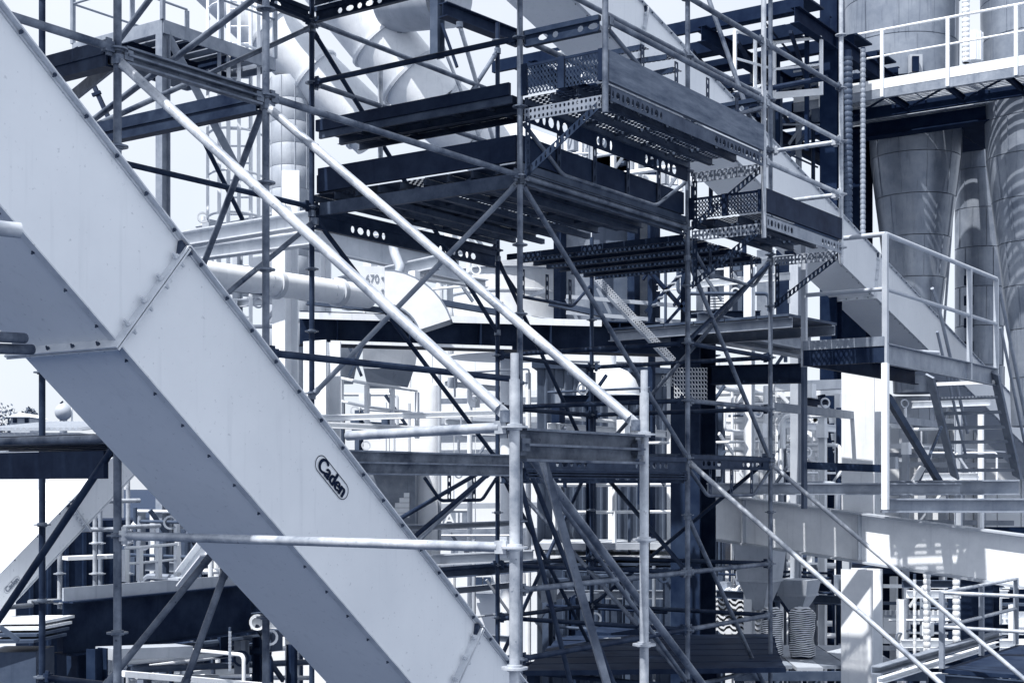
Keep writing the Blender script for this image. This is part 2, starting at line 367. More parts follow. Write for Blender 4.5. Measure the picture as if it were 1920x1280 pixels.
# ladder beams of bowed chord and rungs under and beside the decks
def bow(a, b, z, sag, n, m='tube'):
    p = G(*a, z); q = G(*b, z); pf = lambda t: sag * min(1, t / .22, (1 - t) / .22); pts = [p.lerp(q, t) - Z * pf(t) for t in (.02, .22, .5, .78, .98)]
    o = S.p('lattice_chord', MB().pipe(pts, .018, 8, 4), m)
    for i in range(1, n):
        t = i / n; e = p.lerp(q, t); h = pf(t); ax = (q - p).normalized()
        S.p('rung', MB().perf(e - ax * .03 - Z * h, ax * .06, Z * max(h, .05), 1, 3, .22, .3, .004), 'perf', o)
bow(c975, c1290, 2.95, .34, 5); bow(o1135, o1435, 3.55, .22, 5); bow(c1290, c1445, 2.40, .30, 4)
bow(c1290, c1445, .18, .28, 4); bow(k935, k1100, 2.35, .3, 4, 'darktube'); bow((1.6, 2.26), k935, .1, .25, 3, 'darktube')
def hop(a, b, z):                                   # bracket with slotted raker
    p = G(*a, z); q = G(*b, z); d = q - p
    o = S.p('bracket', MB().perf(p - Z * .52 + d * .06, d * .9 + Z * .47, Z * .07, 16, 1, .25, .36, .006), 'perf')
    S.p('bracket_arm', MB().perf(p - Z * .06 + d * .06, d * .9, Z * .10, 18, 2, .28, .3, .006), 'steel', o)
    S.p('bracket_post', MB().perf(p + d * .07 - Z * .5, d * .06, Z * .46, 1, 6, .2, .3, .006), 'perf', o)
hop(c975, o1135, 2.98); hop(c1290, o1435, 2.42); hop(c1290, o1435, 2.98); hop(c1445, o1580, 2.42)
# --- decks laid on the scaffold
def plank(D, p, q, wd, m='plank', perf=False, name='plank'):
    d = (q - p).normalized(); sd_ = d.cross(Z).normalized(); L = (q - p).length
    mb = MB()
    if perf: mb.perf(p - sd_ * wd * .5, (q - p), sd_ * wd, max(8, int(L / .055)), 4, .3, .3, .003, k=6)
    else: mb.box(p - sd_ * wd * .5, q - p, sd_ * wd, Z * .004)
    for sg in (-1, 1): mb.box(p + sd_ * (wd * .5 * sg - .002) - Z * .058, q - p, sd_ * .004, Z * .057)
    for sg in (-1, 1): mb.box(p + sd_ * (wd * .5 * sg - (.024 if sg > 0 else 0)) - Z * .06, q - p, sd_ * .024, Z * .003)
    for k in range(1, 6):
        e = p.lerp(q, k / 6); mb.box(e - sd_ * wd * .46 - Z * .03, d * .02, sd_ * wd * .92, Z * .028)
    return D.p(name, mb, m)
def deck(label, c0, ulen, vlen, z, along, m='plank', perfs=()):
    D = T('scaffold_deck', label, 'scaffold deck', G(c0[0], c0[1], z))
    W = .243
    n = int((vlen if along == 'u' else ulen) / W); tot = vlen if along == 'u' else ulen; wd = tot / n
    for i in range(n):
        c = (i + .5) * wd
        if along == 'u': p = G(c0[0] + .03, c0[1] + c, z); q = G(c0[0] + ulen - .03, c0[1] + c, z)
        else: p = G(c0[0] + c, c0[1] + .03, z); q = G(c0[0] + c, c0[1] + vlen - .03, z)
        plank(D, p, q, wd - .012, m, i in perfs)
    return D
def toe(D, a, b, z, h, m, off=V0): return D.p('toe_board', MB().bar(G(*a, z + h / 2) + off, G(*b, z + h / 2) + off, .035, h), m)
def toeperf(D, a, b, z, h):
    p = G(*a, z); q = G(*b, z); d = q - p
    for s0, s1 in ((.08, .46), (.56, .94)):
        D.p('perforated_end', MB().perf(p + d * s0, d * (s1 - s0), Z * h, 9, 5, .27, .3, .004, k=6), 'perf')
    for s0 in (.0, .46, .94): D.p('end_frame', MB().bar(p + d * (s0 + .05), p + d * (s0 + .05) + Z * (h + .02), .03, .06, d), 'dark')
    D.p('end_frame', MB().bar(p + Z * (h + .005), q + Z * (h + .005), .012, .02), 'dark')
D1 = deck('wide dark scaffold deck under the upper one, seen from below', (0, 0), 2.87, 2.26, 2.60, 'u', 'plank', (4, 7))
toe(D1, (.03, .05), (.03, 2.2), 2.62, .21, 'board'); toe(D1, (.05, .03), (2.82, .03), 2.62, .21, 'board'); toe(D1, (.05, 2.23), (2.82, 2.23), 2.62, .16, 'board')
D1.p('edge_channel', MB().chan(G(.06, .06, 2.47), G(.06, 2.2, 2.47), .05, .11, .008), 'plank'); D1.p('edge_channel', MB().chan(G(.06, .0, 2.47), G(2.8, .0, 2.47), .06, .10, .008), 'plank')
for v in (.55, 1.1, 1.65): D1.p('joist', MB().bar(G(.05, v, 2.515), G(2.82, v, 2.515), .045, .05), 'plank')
D2 = deck('narrow dark scaffold deck sloping up to the right above the wide one', (.0, .05), .56, 2.16, 3.15, 'v', 'plank')
toe(D2, (.0, .1), (.0, 2.2), 3.155, .10, 'board')
D3 = deck('perforated outrigger deck with timber toe board beside the pale inclined duct', (0, -.78), 2.87, .76, 3.12, 'u', 'plank', (0, 1, 2))
toe(D3, (.03, -.80), (2.84, -.80), 3.13, .24, 'timber'); toeperf(D3, (.0, .0), (.0, -.78), 3.13, .23)
D3.p('edge_channel', MB().perf(G(.05, -.81, 2.98), G(2.82, -.81, 2.98) - G(.05, -.81, 2.98), Z * .11, 36, 1, .24, .3, .008, True, 8, lambda i, m: i / m < .3 or i / m > .62), 'plank')
D3.p('edge_channel', MB().perf(G(.05, -.02, 2.93), G(2.82, -.02, 2.93) - G(.05, -.02, 2.93), Z * .14, 26, 1, .25, .32, .006, True, 8, lambda i, m: i / m < .22 or .38 < i / m < .5 or .66 < i / m < .9), 'dark')
D4 = deck('small lower outrigger deck ending at the bright end standard by the landing', (2.87, -.78), 1.9, .76, 2.56, 'u', 'plank', (0, 1))
toe(D4, (2.9, -.80), (4.76, -.80), 2.57, .22, 'board'); toe(D4, (4.77, -.78), (4.77, -.02), 2.57, .22, 'board'); toeperf(D4, (2.87, .0), (2.87, -.78), 2.57, .19)
D4.p('edge_channel', MB().perf(G(2.9, -.81, 2.42), G(4.74, -.81, 2.42) - G(2.9, -.81, 2.42), Z * .11, 24, 1, .24, .3, .008, True, 8, lambda i, m: i / m < .3 or i / m > .7), 'steel')
D5 = deck('deck of dotted perforated planks behind the corner of the wide dark deck', (2.92, .05), 1.8, 2.16, 2.45, 'v', 'perf', (0, 2, 4, 6))
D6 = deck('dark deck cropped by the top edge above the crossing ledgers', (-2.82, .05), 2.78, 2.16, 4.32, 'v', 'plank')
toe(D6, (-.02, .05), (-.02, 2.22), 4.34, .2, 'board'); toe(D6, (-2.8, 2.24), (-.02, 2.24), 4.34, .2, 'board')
D7 = deck('unseen high deck left of the picture, added to shade the upper left tubes', (-7.2, -.3), 3.1, 2.5, 4.32, 'u', 'plank')  # out of view, sized to cast shade on the upper left tubes
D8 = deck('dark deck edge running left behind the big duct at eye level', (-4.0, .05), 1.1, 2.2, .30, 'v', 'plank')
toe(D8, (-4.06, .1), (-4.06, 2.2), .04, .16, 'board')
D9 = deck('deck of perforated planks at eye level around the dark column', (2.92, .05), 1.8, 2.16, .31, 'v', 'plank', (1, 3))
#@@DUCTS
def duct(name, label, o, H, m, L, hp, wd, joints, gap, s0=0, badge=None, ink='ink'):
    # o: a point of the near upper edge; runs along H falling by m per metre
    th = math.atan(m); D = (H * math.cos(th) - Z * math.sin(th)); U = (H * math.sin(th) + Z * math.cos(th)); N = D.cross(U)
    Th = T(name, label, 'duct', o + D * (s0 + L)); cuts = [s0] + joints + [s0 + L]
    for a, b in zip(cuts[:-1], cuts[1:]):
        p = o + D * (a + .004); d = D * (b - a - .008); t = .006
        c = Th.p('side_panel', MB().box(p - U * hp, d, U * hp, -N * t), 'duct')
        Th.p('bottom_panel', MB().box(p - U * (hp + .002) - N * .001, d, -N * (wd - .002), U * t), 'duct')
        Th.p('top_panel', MB().box(p + U * .001 - N * .001, d, -N * (wd - .002), U * t), 'duct')
        Th.p('back_panel', MB().box(p - U * hp - N * wd, d, U * hp, N * t), 'duct')
        # flanges along the edges
        f = Th.p('edge_flange', MB().box(p + U * .008 + N * .045, d, -N * .05, U * .008).box(p - U * .004 + N * .002, d, N * .006, U * .011), 'ductflange')
        e = Th.p('edge_flange', MB().box(p - U * (hp + .012) + N * .016, d, -N * .05, U * .008), 'ductflange')
        n = int((b - a) / gap)
        for i in range(n):
            s = (i + .5) * (b - a) / n
            Th.inst('bolt', BOLT, p + D * s + U * .008 + N * .028, frame_rot(D, -N, -U) if False else frame_rot(D, N, -U) if D.cross(N).dot(-U) > 0 else frame_rot(-D, N, -U), f)
            q = p + D * s - U * (hp + .004) - N * .03
            Th.inst('bolt', BOLT, q, frame_rot(D, N, -U) if D.cross(N).dot(-U) > 0 else frame_rot(-D, N, -U), e)
    for s in joints:
        p = o + D * s
        for sg in (-1, 1):
            a = p + D * (.003 if sg > 0 else -.013)
            j = Th.p('joint_flange', MB().box(a - U * (hp + .06) , D * .010, U * (hp + .05), N * .055).box(a - U * (hp + .06), D * .010, -N * (wd + .05), U * .062), 'ductflange')
            for i in range(4):
                q = p + N * .03 - U * (hp * (.14 + .24 * i)) + D * .014 * sg
                Th.inst('bolt', BOLTW, q, frame_rot(U, N, D * sg) if U.cross(N).dot(D * sg) > 0 else frame_rot(-U, N, D * sg), j)
            for i in range(4):
                q = p - U * (hp + .035) - N * (wd * (.12 + .25 * i)) + D * .014 * sg
                Th.inst('bolt', BOLT, q, frame_rot(U, N, D * sg) if U.cross(N).dot(D * sg) > 0 else frame_rot(-U, N, D * sg), j)
        Th.p('gusset', MB().ext([p - D * .05 - U * .002 + N * .002, p + D * .05 - U * .002 + N * .002, p - U * .09 + N * .002], N * .03), 'grime')
    if badge:
        c, sz = badge; rot = frame_rot(D, U, N)
        me = text_mesh('Caden', sz * 1.12, 0, .0012, .92)
        vs0 = [v.co.copy() for v in me.vertices]; fs0 = [tuple(p_.vertices) for p_ in me.polygons]; mbx = MB()
        for kk, (dx, dy) in enumerate(((0, 0), (.03, 0), (-.03, 0), (.015, .012), (-.015, -.012), (.045, 0), (-.045, 0))):
            mbx.add([v_ + Vector((dx * sz, dy * sz, kk * .0002)) for v_ in vs0], fs0)
        me = mbx.mesh('badge_lettering'); me.materials.append(M[ink])
        bo = bpy.data.objects.new('badge_lettering', me); COL.objects.link(bo); bo.parent = Th.e
        bo.location = c + N * .004 - Th.loc; bo.rotation_euler = rot.to_euler()
        hw, hh = sz * 1.62, sz * .50; pts = []
        for sgn, a0 in ((1, -math.pi / 2), (-1, math.pi / 2)):
            for i in range(13):
                t = a0 + math.pi * i / 12; pts.append(c + D * (sgn * (hw - hh)) + (D * math.cos(t) + U * math.sin(t)) * hh + N * .0035)
        mb = MB(); n = len(pts)
        inner = [c + N * .0035 + (x - c - N * .0035) * 1 for x in pts]
        cc = c + N * .0035
        inner = []
        for x in pts:
            r_ = x - cc; a_ = r_.dot(D); b__ = r_.dot(U); ax_ = max(-(hw - hh), min(hw - hh, a_)); k = (hh - sz * .045) / hh
            inner.append(cc + D * (ax_ + (a_ - ax_) * k) + U * (b__ * k))
        mb.add(pts + inner, [(i, (i + 1) % n, n + (i + 1) % n, n + i) for i in range(n)]); 
        Th.p('badge_outline', mb, ink)
    return Th, D, U, N
o1 = G(-5.48, -.9, 2.155); th1 = math.atan(.842); o1b = o1 - (A * math.cos(th1) - Z * math.sin(th1)) * 1.2
def on_side(x, y, v):                                # point on the plane v = const seen at pixel (x, y)
    r = (x - 960) / F; b0 = O + B * v; u = (r * b0.y - b0.x) / (A.x - r * A.y); q = b0 + A * u
    return Vector((q.x, q.y, CAMZ + (HY - y) / F * q.y))
Dd = (A * math.cos(th1) - Z * math.sin(th1))
j1 = (on_side(340, 470, -.9) - o1b).dot(Dd); j2 = (on_side(893, 1182, -.9) - o1b).dot(Dd)
duct('inclined_duct', 'big pale square duct with oval lettered badge crossing the foreground', o1b, A, .842, j2 + 1.6, .674, .78, [j1, j2], .235,
     badge=(on_side(622, 895, -.9), .106))
o2 = G(3.2, 2.6, 7.02)
duct('inclined_duct', 'pale square duct with bolted edges behind the outrigger decks', o2, A, .25, 28, .775, .80, [3.55, 12.1], .26)
o3 = P(-90, 1166, 12.6)
D3_ = (A * .765 + Z * .644); U3_ = (-A * .644 + Z * .765)
duct('inclined_duct', 'grey square duct with a small badge rising to the right at the left edge', o3, A, -.842, 2.9, .30, .62, [1.62], .3, badge=(o3 + D3_ * .66 - U3_ * .17, .062), ink='steel')
#@@REST
# ------------------------------------------------------------------ shared builders
def rail_run(Th, pts, h=1.1, step=1.2, r=.021, m='white', mid=True, post='post', ends=True, toe=0, low=0):
    for a, b in zip(pts[:-1], pts[1:]):
        L = (b - a).length; n = max(1, round(L / step))
        Th.tube('top_rail', a + Z * h, b + Z * h, r, m, n=8)
        if mid: Th.tube('mid_rail', a + Z * h * .53, b + Z * h * .53, r * .85, m, n=8)
        if toe: Th.p('toe_plate', MB().bar(a + Z * toe / 2, b + Z * toe / 2, .008, toe), m)
        for i in range(0 if a is pts[0] else 1, n + 1):
            e = a.lerp(b, i / n); Th.p(post, MB().bar(e - Z * low, e + Z * (h - r), .05, .05, A), m)
def guard(label, pts, h=1.1, step=1.2, r=.021, m='white', **k):
    Th = T('guard_rail', label, 'guard rail', gz(pts[0]) if False else pts[0]); rail_run(Th, pts, h, step, r, m, **k); return Th
def column(label, x, yt, d, wd, dp, m='dark', yb=None, name='column', web=True):
    c = P(x, HY, d); top = CAMZ + (HY - yt) / F * d; bot = 0 if yb is None else CAMZ + (HY - yb) / F * d
    Th = T(name, label, 'column', Vector((c.x, c.y, bot)))
    p = Vector((c.x, c.y, bot)); q = Vector((c.x, c.y, top)); t = .016
    Th.p('web', MB().box(p - B * .006 - A * (dp / 2 - t), A * (dp - 2 * t), B * .012, q - p), m)
    for sg in (-1, 1): Th.p('flange', MB().box(p + A * (sg * dp / 2) - B * wd / 2 - (A * t if sg > 0 else V0), A * t, B * wd, q - p), m)
    Th.p('base_plate', MB().box(p - A * (dp * .7) - B * (wd * .7), A * dp * 1.4, B * wd * 1.4, Z * .03), m)
    return Th
def beam(label, p, q, wd, h, m, name='steel_beam', stiff=0, tf=.016):
    # p, q on the top edge
    Th = T(name, label, 'beam', p - Z * h); d = (q - p).normalized(); sd_ = d.cross(Z).normalized()
    Th.p('web', MB().box(p - Z * (h - tf) - sd_ * .005, q - p, sd_ * .01, Z * (h - 2 * tf)), m)
    Th.p('top_flange', MB().box(p - Z * tf - sd_ * wd / 2, q - p, sd_ * wd, Z * tf), m)
    Th.p('bottom_flange', MB().box(p - Z * h - sd_ * wd / 2, q - p, sd_ * wd, Z * tf), m)
    for i in range(stiff):
        e = p.lerp(q, (i + .5) / stiff)
        Th.p('stiffener', MB().box(e - Z * (h - tf) + sd_ * .0055, d * .012, sd_ * (wd / 2 - .01), Z * (h - 2 * tf)), m)
    return Th
def block(o, a, b, h, mb=None): return (mb or MB()).box(o, A * a, B * b, Z * h)
def ribbed(Th, name, o, x, h, n, m, dep=.03, out=None, parent=None):
    # wall of n upright sheets, each with a pan and a rib
    out = out or x.cross(Z).normalized(); wv = x / n
    for i in range(n):
        p = o + wv * i
        Th.p(name, MB().ext([p, p + wv * .70, p + wv * .76 + out * dep, p + wv * .94 + out * dep, p + wv * .992, p + wv * .992 - out * .02, p - out * .02], h * Z if not isinstance(h, Vector) else h), m, parent)
# ------------------------------------------------------------------ upper left: access platform and caged ladder
pc = P(305, 62, 18)
AP = T('access_platform', 'small square steel platform on a post at the upper left', 'platform', gz(pc + A * .2 + B * .2))
LA, LB = 2.0, 1.75
for a, b in ((pc, pc + A * LA), (pc, pc + B * LB), (pc + B * LB, pc + B * LB + A * LA), (pc + A * LA, pc + A * LA + B * LB)):
    AP.p('fascia', MB().bar(a + Z * .085, b + Z * .085, .03, .17), 'steel')
for i in range(9): AP.p('deck_plate', MB().box(pc + A * (.02 + i * (LA - .04) / 9) + B * .02 + Z * .14, A * ((LA - .04) / 9 - .03), B * (LB - .04), Z * .012), 'steel')
for t in (.35, .7): AP.p('joist', MB().chan(pc + A * LA * t + B * .02 + Z * .05, pc + A * LA * t + B * (LB - .02) + Z * .05, .06, .12, .01), 'dark')
AP.p('joist', MB().chan(pc + B * LB * .5 + A * .02 + Z * .03, pc + B * LB * .5 + A * (LA - .02) + Z * .03, .06, .14, .01), 'dark')
rail_run(AP, [pc + A * LA + Z * .17, pc + Z * .17, pc + B * LB + Z * .17, pc + B * LB + A * LA + Z * .17], 1.0, 1.0, .018, 'steel')
cp = pc + A * .05 + B * .05
AP.p('post', MB().ibeam(gz(cp), cp, .12, .14, .012, .01, A), 'steel')
AP.p('strut', MB().chan(P(312, 62, 18.1), P(455, 335, 19), .10, .06, .01, Vector((0, -1, 0))), 'steel')
AP.p('strut', MB().bar(P(372, 245, 18.3), P(455, 412, 18.9), .05, .11, Vector((0, -1, 0))), 'dark')
AP.p('strut', MB().bar(P(145, 92, 18.6), P(222, 262, 18.3), .05, .10, Vector((0, -1, 0))), 'dark')
for x, y in ((180, 176), (205, 228), (160, 130)): AP.p('cleat', MB().bar(P(x - 7, y + 3, 18.4), P(x + 9, y - 3, 18.4), .05, .04), 'dark')
CL = T('caged_ladder', 'white caged ladder beside the small square platform', 'ladder', gz(P(450, HY, 20)))
for x in (428, 470): CL.tube('stile', P(x, 700, 20), P(x, -60, 20), .028, 'white', n=8)
for i in range(24): CL.tube('rung', P(428, 690 - i * 32, 20), P(470, 690 - i * 32, 20), .014, 'white', n=6)
cc = P(449, 0, 20.0)
for i in range(7):
    y = -40 + i * 76; c = P(449, y, 20); pts = [c + Vector((math.cos(t) * .42, -abs(math.sin(t)) * .75, 0)) for t in [math.pi * k / 10 for k in range(11)]]
    CL.p('cage_hoop', MB().pipe(pts, .016, 6, 2), 'white')
for k in (2, 4, 5, 6, 8):
    t = math.pi * k / 10; off = Vector((math.cos(t) * .43, -abs(math.sin(t)) * .77, 0)); CL.p('cage_strap', MB().bar(P(449, 420, 20) + off, P(449, -60, 20) + off, .05, .012, off), 'white')
# ------------------------------------------------------------------ clad stack and big white pipes
c = P(545, HY, 27); STK = T('clad_stack', 'round riveted clad stack behind the second tall standard', 'stack', gz(c))
zt = CAMZ + (HY - 150) / F * 27
for i in range(12):
    z1 = zt - i * .42; z0 = z1 - .415
    STK.p('cladding_ring', MB().lathe(gz(c), [(.385, z0), (.39, z0 + .01), (.39, z1 - .01), (.385, z1)], 28), 'grey')
STK.p('core', MB().lathe(gz(c), [(.375, 0), (.375, zt)], 24), 'steel')
for i in range(9):
    a = -math.pi / 2 + (-1.3 + .33 * i); STK.p('seam', MB().bar(gz(c) + Vector((math.cos(a) * .39, math.sin(a) * .39, zt - 2.6)), gz(c) + Vector((math.cos(a) * .39, math.sin(a) * .39, zt)), .02, .01), 'grey') if i % 2 else None
STK.p('hatch', MB().box(P(528, 400, 26.6), Vector((.33, 0, 0)), Vector((0, .05, 0)), Z * .8), 'white')
def bigpipe(label, p, q, r, rings, m='white'):
    Th = T('large_pipe', label, 'pipe', q); d = (q - p).normalized()
    Th.p('shell', MB().tube(p, q, r, 40), m)
    for t in rings:
        e = p.lerp(q, t); Th.p('flange_ring', MB().lathe(e, [(r + .004, -.03), (r + .05, -.028), (r + .05, .028), (r + .004, .03)], 40, False, d), m)
    return Th
bigpipe('upper of two big white inclined pipes, cut by the top edge', P(520, -160, 26), P(770, 145, 26), .60, (.52, .78))
bigpipe('lower of two big white inclined pipes beside the riveted stack', P(400, -40, 27), P(705, 250, 27), .52, (.35, .62, .95))
EL = T('segmented_elbow', 'white segmented pipe bend ending the upper inclined pipe', 'pipe', P(900, 330, 26))
pts = [P(770, 145, 26), P(822, 202, 26), P(880, 250, 26.2), P(950, 290, 26.5), P(1030, 318, 27)]
for i in range(4):
    d = (pts[i + 1] - pts[i]).normalized(); r0 = .60
    EL.p('segment', MB().tube(pts[i], pts[i + 1] + d * .05, r0 - .002 * i, 40), 'white')
    EL.p('flange_ring', MB().lathe(pts[i], [(r0, -.03), (r0 + .06, -.028), (r0 + .06, .028), (r0, .03)], 40, False, d), 'dirtywhite')
HD = T('header_pipe', 'grey horizontal drum end at the top edge, right of the white pipes', 'pipe', P(770, 30, 25))
HD.p('shell', MB().tube(P(742, 5, 25.5), P(842, -6, 24.4), .52, 36), 'grey')
HD.p('end_ring', MB().lathe(P(742, 5, 25.5), [(.52, -.02), (.56, -.02), (.56, .04), (.52, .04)], 36, False, A), 'steel')
HD.p('support', MB().tube(P(812, 40, 25), P(900, 260, 25.5), .03, 8), 'galv')
HD.p('support', MB().ibeam(P(820, -40, 24), P(820, 108, 24), .16, .2, .014, .01, A), 'mid')
HD.p('support', MB().bar(P(828, 45, 23.9), P(857, 126, 23.9), .05, .09, Vector((0, -1, 0))), 'dark')
beam('dark roof beam running down to the right at the top edge', P(830, 5, 22), P(975, 62, 23.3), .2, .22, 'dark')
# ------------------------------------------------------------------ steel frames left of centre
def frame_i(label, x0, y0, d0, x1, y1, d1, h=.2, m='dirtywhite', wd=.16): return beam(label, P(x0, y0, d0), P(x1, y1, d1), wd, h, m)
frame_i('long white beam rising to the right behind the big duct joint', 318, 440, 15.5, 590, 395, 14.6, .16)
frame_i('second white beam just under the long rising one', 335, 468, 16.4, 600, 432, 15.4, .15)
frame_i('pale grey beam falling right above the numbered sign', 560, 418, 18, 860, 486, 19.5, .30, 'grey', .14)
frame_i('short white beam crossing under the pale grey falling beam', 640, 520, 18.5, 820, 480, 17.8, .16)
frame_i('thin white beam from the tank rim to the elbow casing', 740, 500, 19.5, 910, 525, 20.4, .12)
column('white column between the two tall left standards', 535, 385, 16.2, .2, .22, 'white')
column('pale column left of the clad stack base', 600, 430, 20.5, .22, .24, 'white')
Q = T('transfer_pipe', 'white pipe running right from the big duct to the numbered sign', 'pipe', P(370, 560, 14))
p = P(372, 512, 13.2); q = P(690, 556, 15.2)
Q.p('shell', MB().tube(p, q, .125, 28), 'white')
for t in (.42, .80):
    e = p.lerp(q, t); d = (q - p).normalized(); Q.p('clamp_ring', MB().lathe(e, [(.126, -.03), (.15, -.03), (.15, .03), (.126, .03)], 28, False, d), 'dirtywhite'); Q.p('lug', MB().bar(e - Z * .06 - Vector((0, .16, 0)), e + Z * .05 - Vector((0, .16, 0)), .05, .05), 'dirtywhite')
Q.p('dark_lower_pipe', MB().tube(P(365, 528, 13.4), P(500, 545, 13.9), .05, 14), 'mid')
SG = T('number_sign', 'white board with three digits above the centre beam', 'sign', P(696, 562, 16))
sx = Vector((1, .12, 0)).normalized(); sp = P(662, 562, 16)
SG.p('board', MB().box(sp, sx * .35, Vector((0, .02, 0)), Z * .38), 'white')
me = text_mesh('670', .13, 0, .001, .8); me.materials.append(M['steel'])
to = bpy.data.objects.new('digits', me); COL.objects.link(to); to.parent = SG.e; to.location = sp + sx * .215 + Z * .235 - Vector((0, .006, 0)) - SG.loc; to.rotation_euler = frame_rot(sx, Z, sx.cross(Z)).to_euler()
for zz in (.12, .26): SG.inst('bolt', BOLTW, sp + sx * .325 + Z * zz, frame_rot(sx, Z, sx.cross(Z)))
E = T('elbow_casing', 'white curved rectangular elbow right of the numbered sign', 'duct', P(750, 600, 17))
pts = []; n = 8
c0 = P(718, 640, 17); ro, ri = .86, .44
arc = lambda r: [c0 + Vector((math.sin(t) * r, 0, math.cos(t) * r)) for t in [i / n * R(72) for i in range(n + 1)]]
E.p('front_panel', MB().ext(arc(ro - .02) + arc(ri + .02)[::-1], Vector((0, .02, 0))), 'white')
E.p('outer_band', MB().ext(arc(ro) + arc(ro - .02)[::-1], Vector((0, .5, 0)) - Vector((0, .03, 0))), 'steel')
E.p('inner_band', MB().ext(arc(ri + .02) + arc(ri)[::-1], Vector((0, .47, 0))), 'steel')
E.p('back_panel', MB().ext([v + Vector((0, .45, 0)) for v in arc(ro - .021) + arc(ri + .021)[::-1]], Vector((0, .02, 0))), 'white')
E.p('support', MB().box(P(778, 600, 17.3), A * .1, B * .1, Z * .6), 'white')
E.p('vent_pipe', MB().pipe([P(740, 525, 17.6), P(752, 505, 17.6), P(738, 470, 17.8), P(736, 440, 17.8)], .06, 12), 'grey')
# ------------------------------------------------------------------ centre beam, its columns, tank
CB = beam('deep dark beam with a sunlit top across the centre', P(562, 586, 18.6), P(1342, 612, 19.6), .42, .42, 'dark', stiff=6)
CB.p('kerb_plate', MB().bar(P(560, 591, 18.25), P(1128, 606, 18.95), .02, .085), 'white'); CB.p('sunlit_edge_trim', MB().bar(P(620, 641, 18.2), P(960, 652, 18.6), .02, .04), 'white')  # white bars paint sunlight along the dark beam's flange edges
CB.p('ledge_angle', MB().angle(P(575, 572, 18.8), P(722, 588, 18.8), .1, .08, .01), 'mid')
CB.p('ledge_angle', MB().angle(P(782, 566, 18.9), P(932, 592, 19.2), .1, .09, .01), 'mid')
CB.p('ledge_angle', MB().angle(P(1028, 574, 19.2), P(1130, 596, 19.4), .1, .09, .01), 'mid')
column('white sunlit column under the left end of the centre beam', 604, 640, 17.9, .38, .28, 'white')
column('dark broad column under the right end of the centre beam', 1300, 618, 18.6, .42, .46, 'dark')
TK = T('round_tank', 'large white round tank above the centre beam', 'tank', gz(P(950, HY, 31)))
c = gz(P(955, HY, 31)); zt = CAMZ + (HY - 506) / F * 31
TK.p('shell', MB().lathe(c, [(1.3, zt - 1.9), (1.3, zt)], 48), 'white'); TK.p('rim', MB().lathe(c, [(1.3, zt - .12), (1.38, zt - .12), (1.38, zt), (1.3, zt)], 48, False), 'dirtywhite')
TK.p('band', MB().lathe(c, [(1.302, zt - .62), (1.325, zt - .61), (1.325, zt - .57), (1.302, zt - .56)], 48, False), 'dirtywhite')
TK.p('skirt', MB().lathe(c, [(1.31, zt - 1.35), (1.42, zt - 1.35), (1.42, zt - 1.2), (1.31, zt - 1.15)], 40, False), 'grey')
TK.p('pedestal', MB().lathe(c, [(.2, 0), (.2, zt - 1.88)], 20), 'white')
TK.p('patch_plate', MB().ext([P(985, 556, 29.6), P(1030, 536, 29.6), P(1030, 546, 29.6), P(990, 560, 29.6)], Vector((0, .03, 0))), 'steel')
# panelled bay right of the tank
PW = T('panel_bay', 'grey panelled bay with dark posts behind the perforated planks', 'building', gz(P(1140, HY, 27)))
for x0, x1, m in ((1062, 1108, 'steel'), (1110, 1176, 'shed'), (1200, 1216, 'steel')):
    PW.p('panel', MB().box(P(x0, 620, 27), P(x1, 620, 27) - P(x0, 620, 27), Vector((0, .06, 0)), Z * 3.4), m)
for x in (1050, 1188, 1226): PW.p('post', MB().bar(gz(P(x, HY, 26.8)), P(x, 300, 26.8), .16, .2, A), 'dark')
for y in (562, 592): PW.p('rail', MB().bar(P(1062, y - 6, 26.2), P(1285, y + 12, 26.6), .05, .07), 'grey')
for x, y, l in ((1062, 560, 1), (1120, 540, 1)): PW.p('brace', MB().bar(P(x, y, 26.5), P(x + 30, y + 60, 26.5), .05, .06), 'steel')
PW.p('head_rail', MB().bar(P(1040, 330, 26.6), P(1300, 340, 26.6), .1, .16), 'white')
PW.p('head_rail', MB().bar(P(1060, 280, 26.7), P(1300, 300, 26.7), .08, .1), 'white')
for x in (1090, 1150, 1195, 1245): PW.p('mullion', MB().bar(P(x, 345, 26.5), P(x, 215, 26.5), .08, .08, A), 'white' if x < 1240 else 'grey')
for x0, x1 in ((1064, 1086), (1100, 1146), (1156, 1190)): PW.p('panel', MB().box(P(x0, 330, 27), P(x1, 330, 27) - P(x0, 330, 27), Vector((0, .05, 0)), Z * 1.1), 'shed')
# ladder tower with X braces right of the panels
XT = T('braced_stair_tower', 'dark cross braced stair tower between the panels and the dark column', 'tower', gz(P(1240, HY, 23)))
for x in (1222, 1283): XT.p('leg', MB().bar(gz(P(x, HY, 23)), P(x, 470, 23), .08, .1, A), 'dark')
for y0, y1 in ((585, 500), (650, 560), (500, 590)): XT.p('stringer', MB().bar(P(1210, y0, 22.8), P(1290, y1, 22.8), .05, .17, Vector((0, -1, 0))), 'dark')
for i in range(6): XT.p('tread', MB().bar(P(1222 + i * 11, 573 - i * 13, 22.7), P(1232 + i * 11, 571 - i * 13, 22.7), .3, .02), 'galv')
PP = T('leaning_perforated_plank', 'narrow dotted perforated plank leaning down right in front of the centre beam', 'plank', P(1262, 668, 16.9))
pa, pb = P(1120, 512, 16.9), P(1268, 672, 16.9); dd = (pb - pa); nn = dd.cross(Vector((0, 1, 0))).normalized()
PP.p('face', MB().perf(pa, dd, -nn * .085, 46, 2, .3, .3, .004, k=6), 'galv')
PP.p('edge', MB().bar(pa - nn * .1, pb - nn * .1, .02, .03), 'tube')
PS = T('sun_dapple_sheet', 'white dotted sheet imitating sun dapple on the dark broad column', 'screen', P(1265, 750, 17.9))
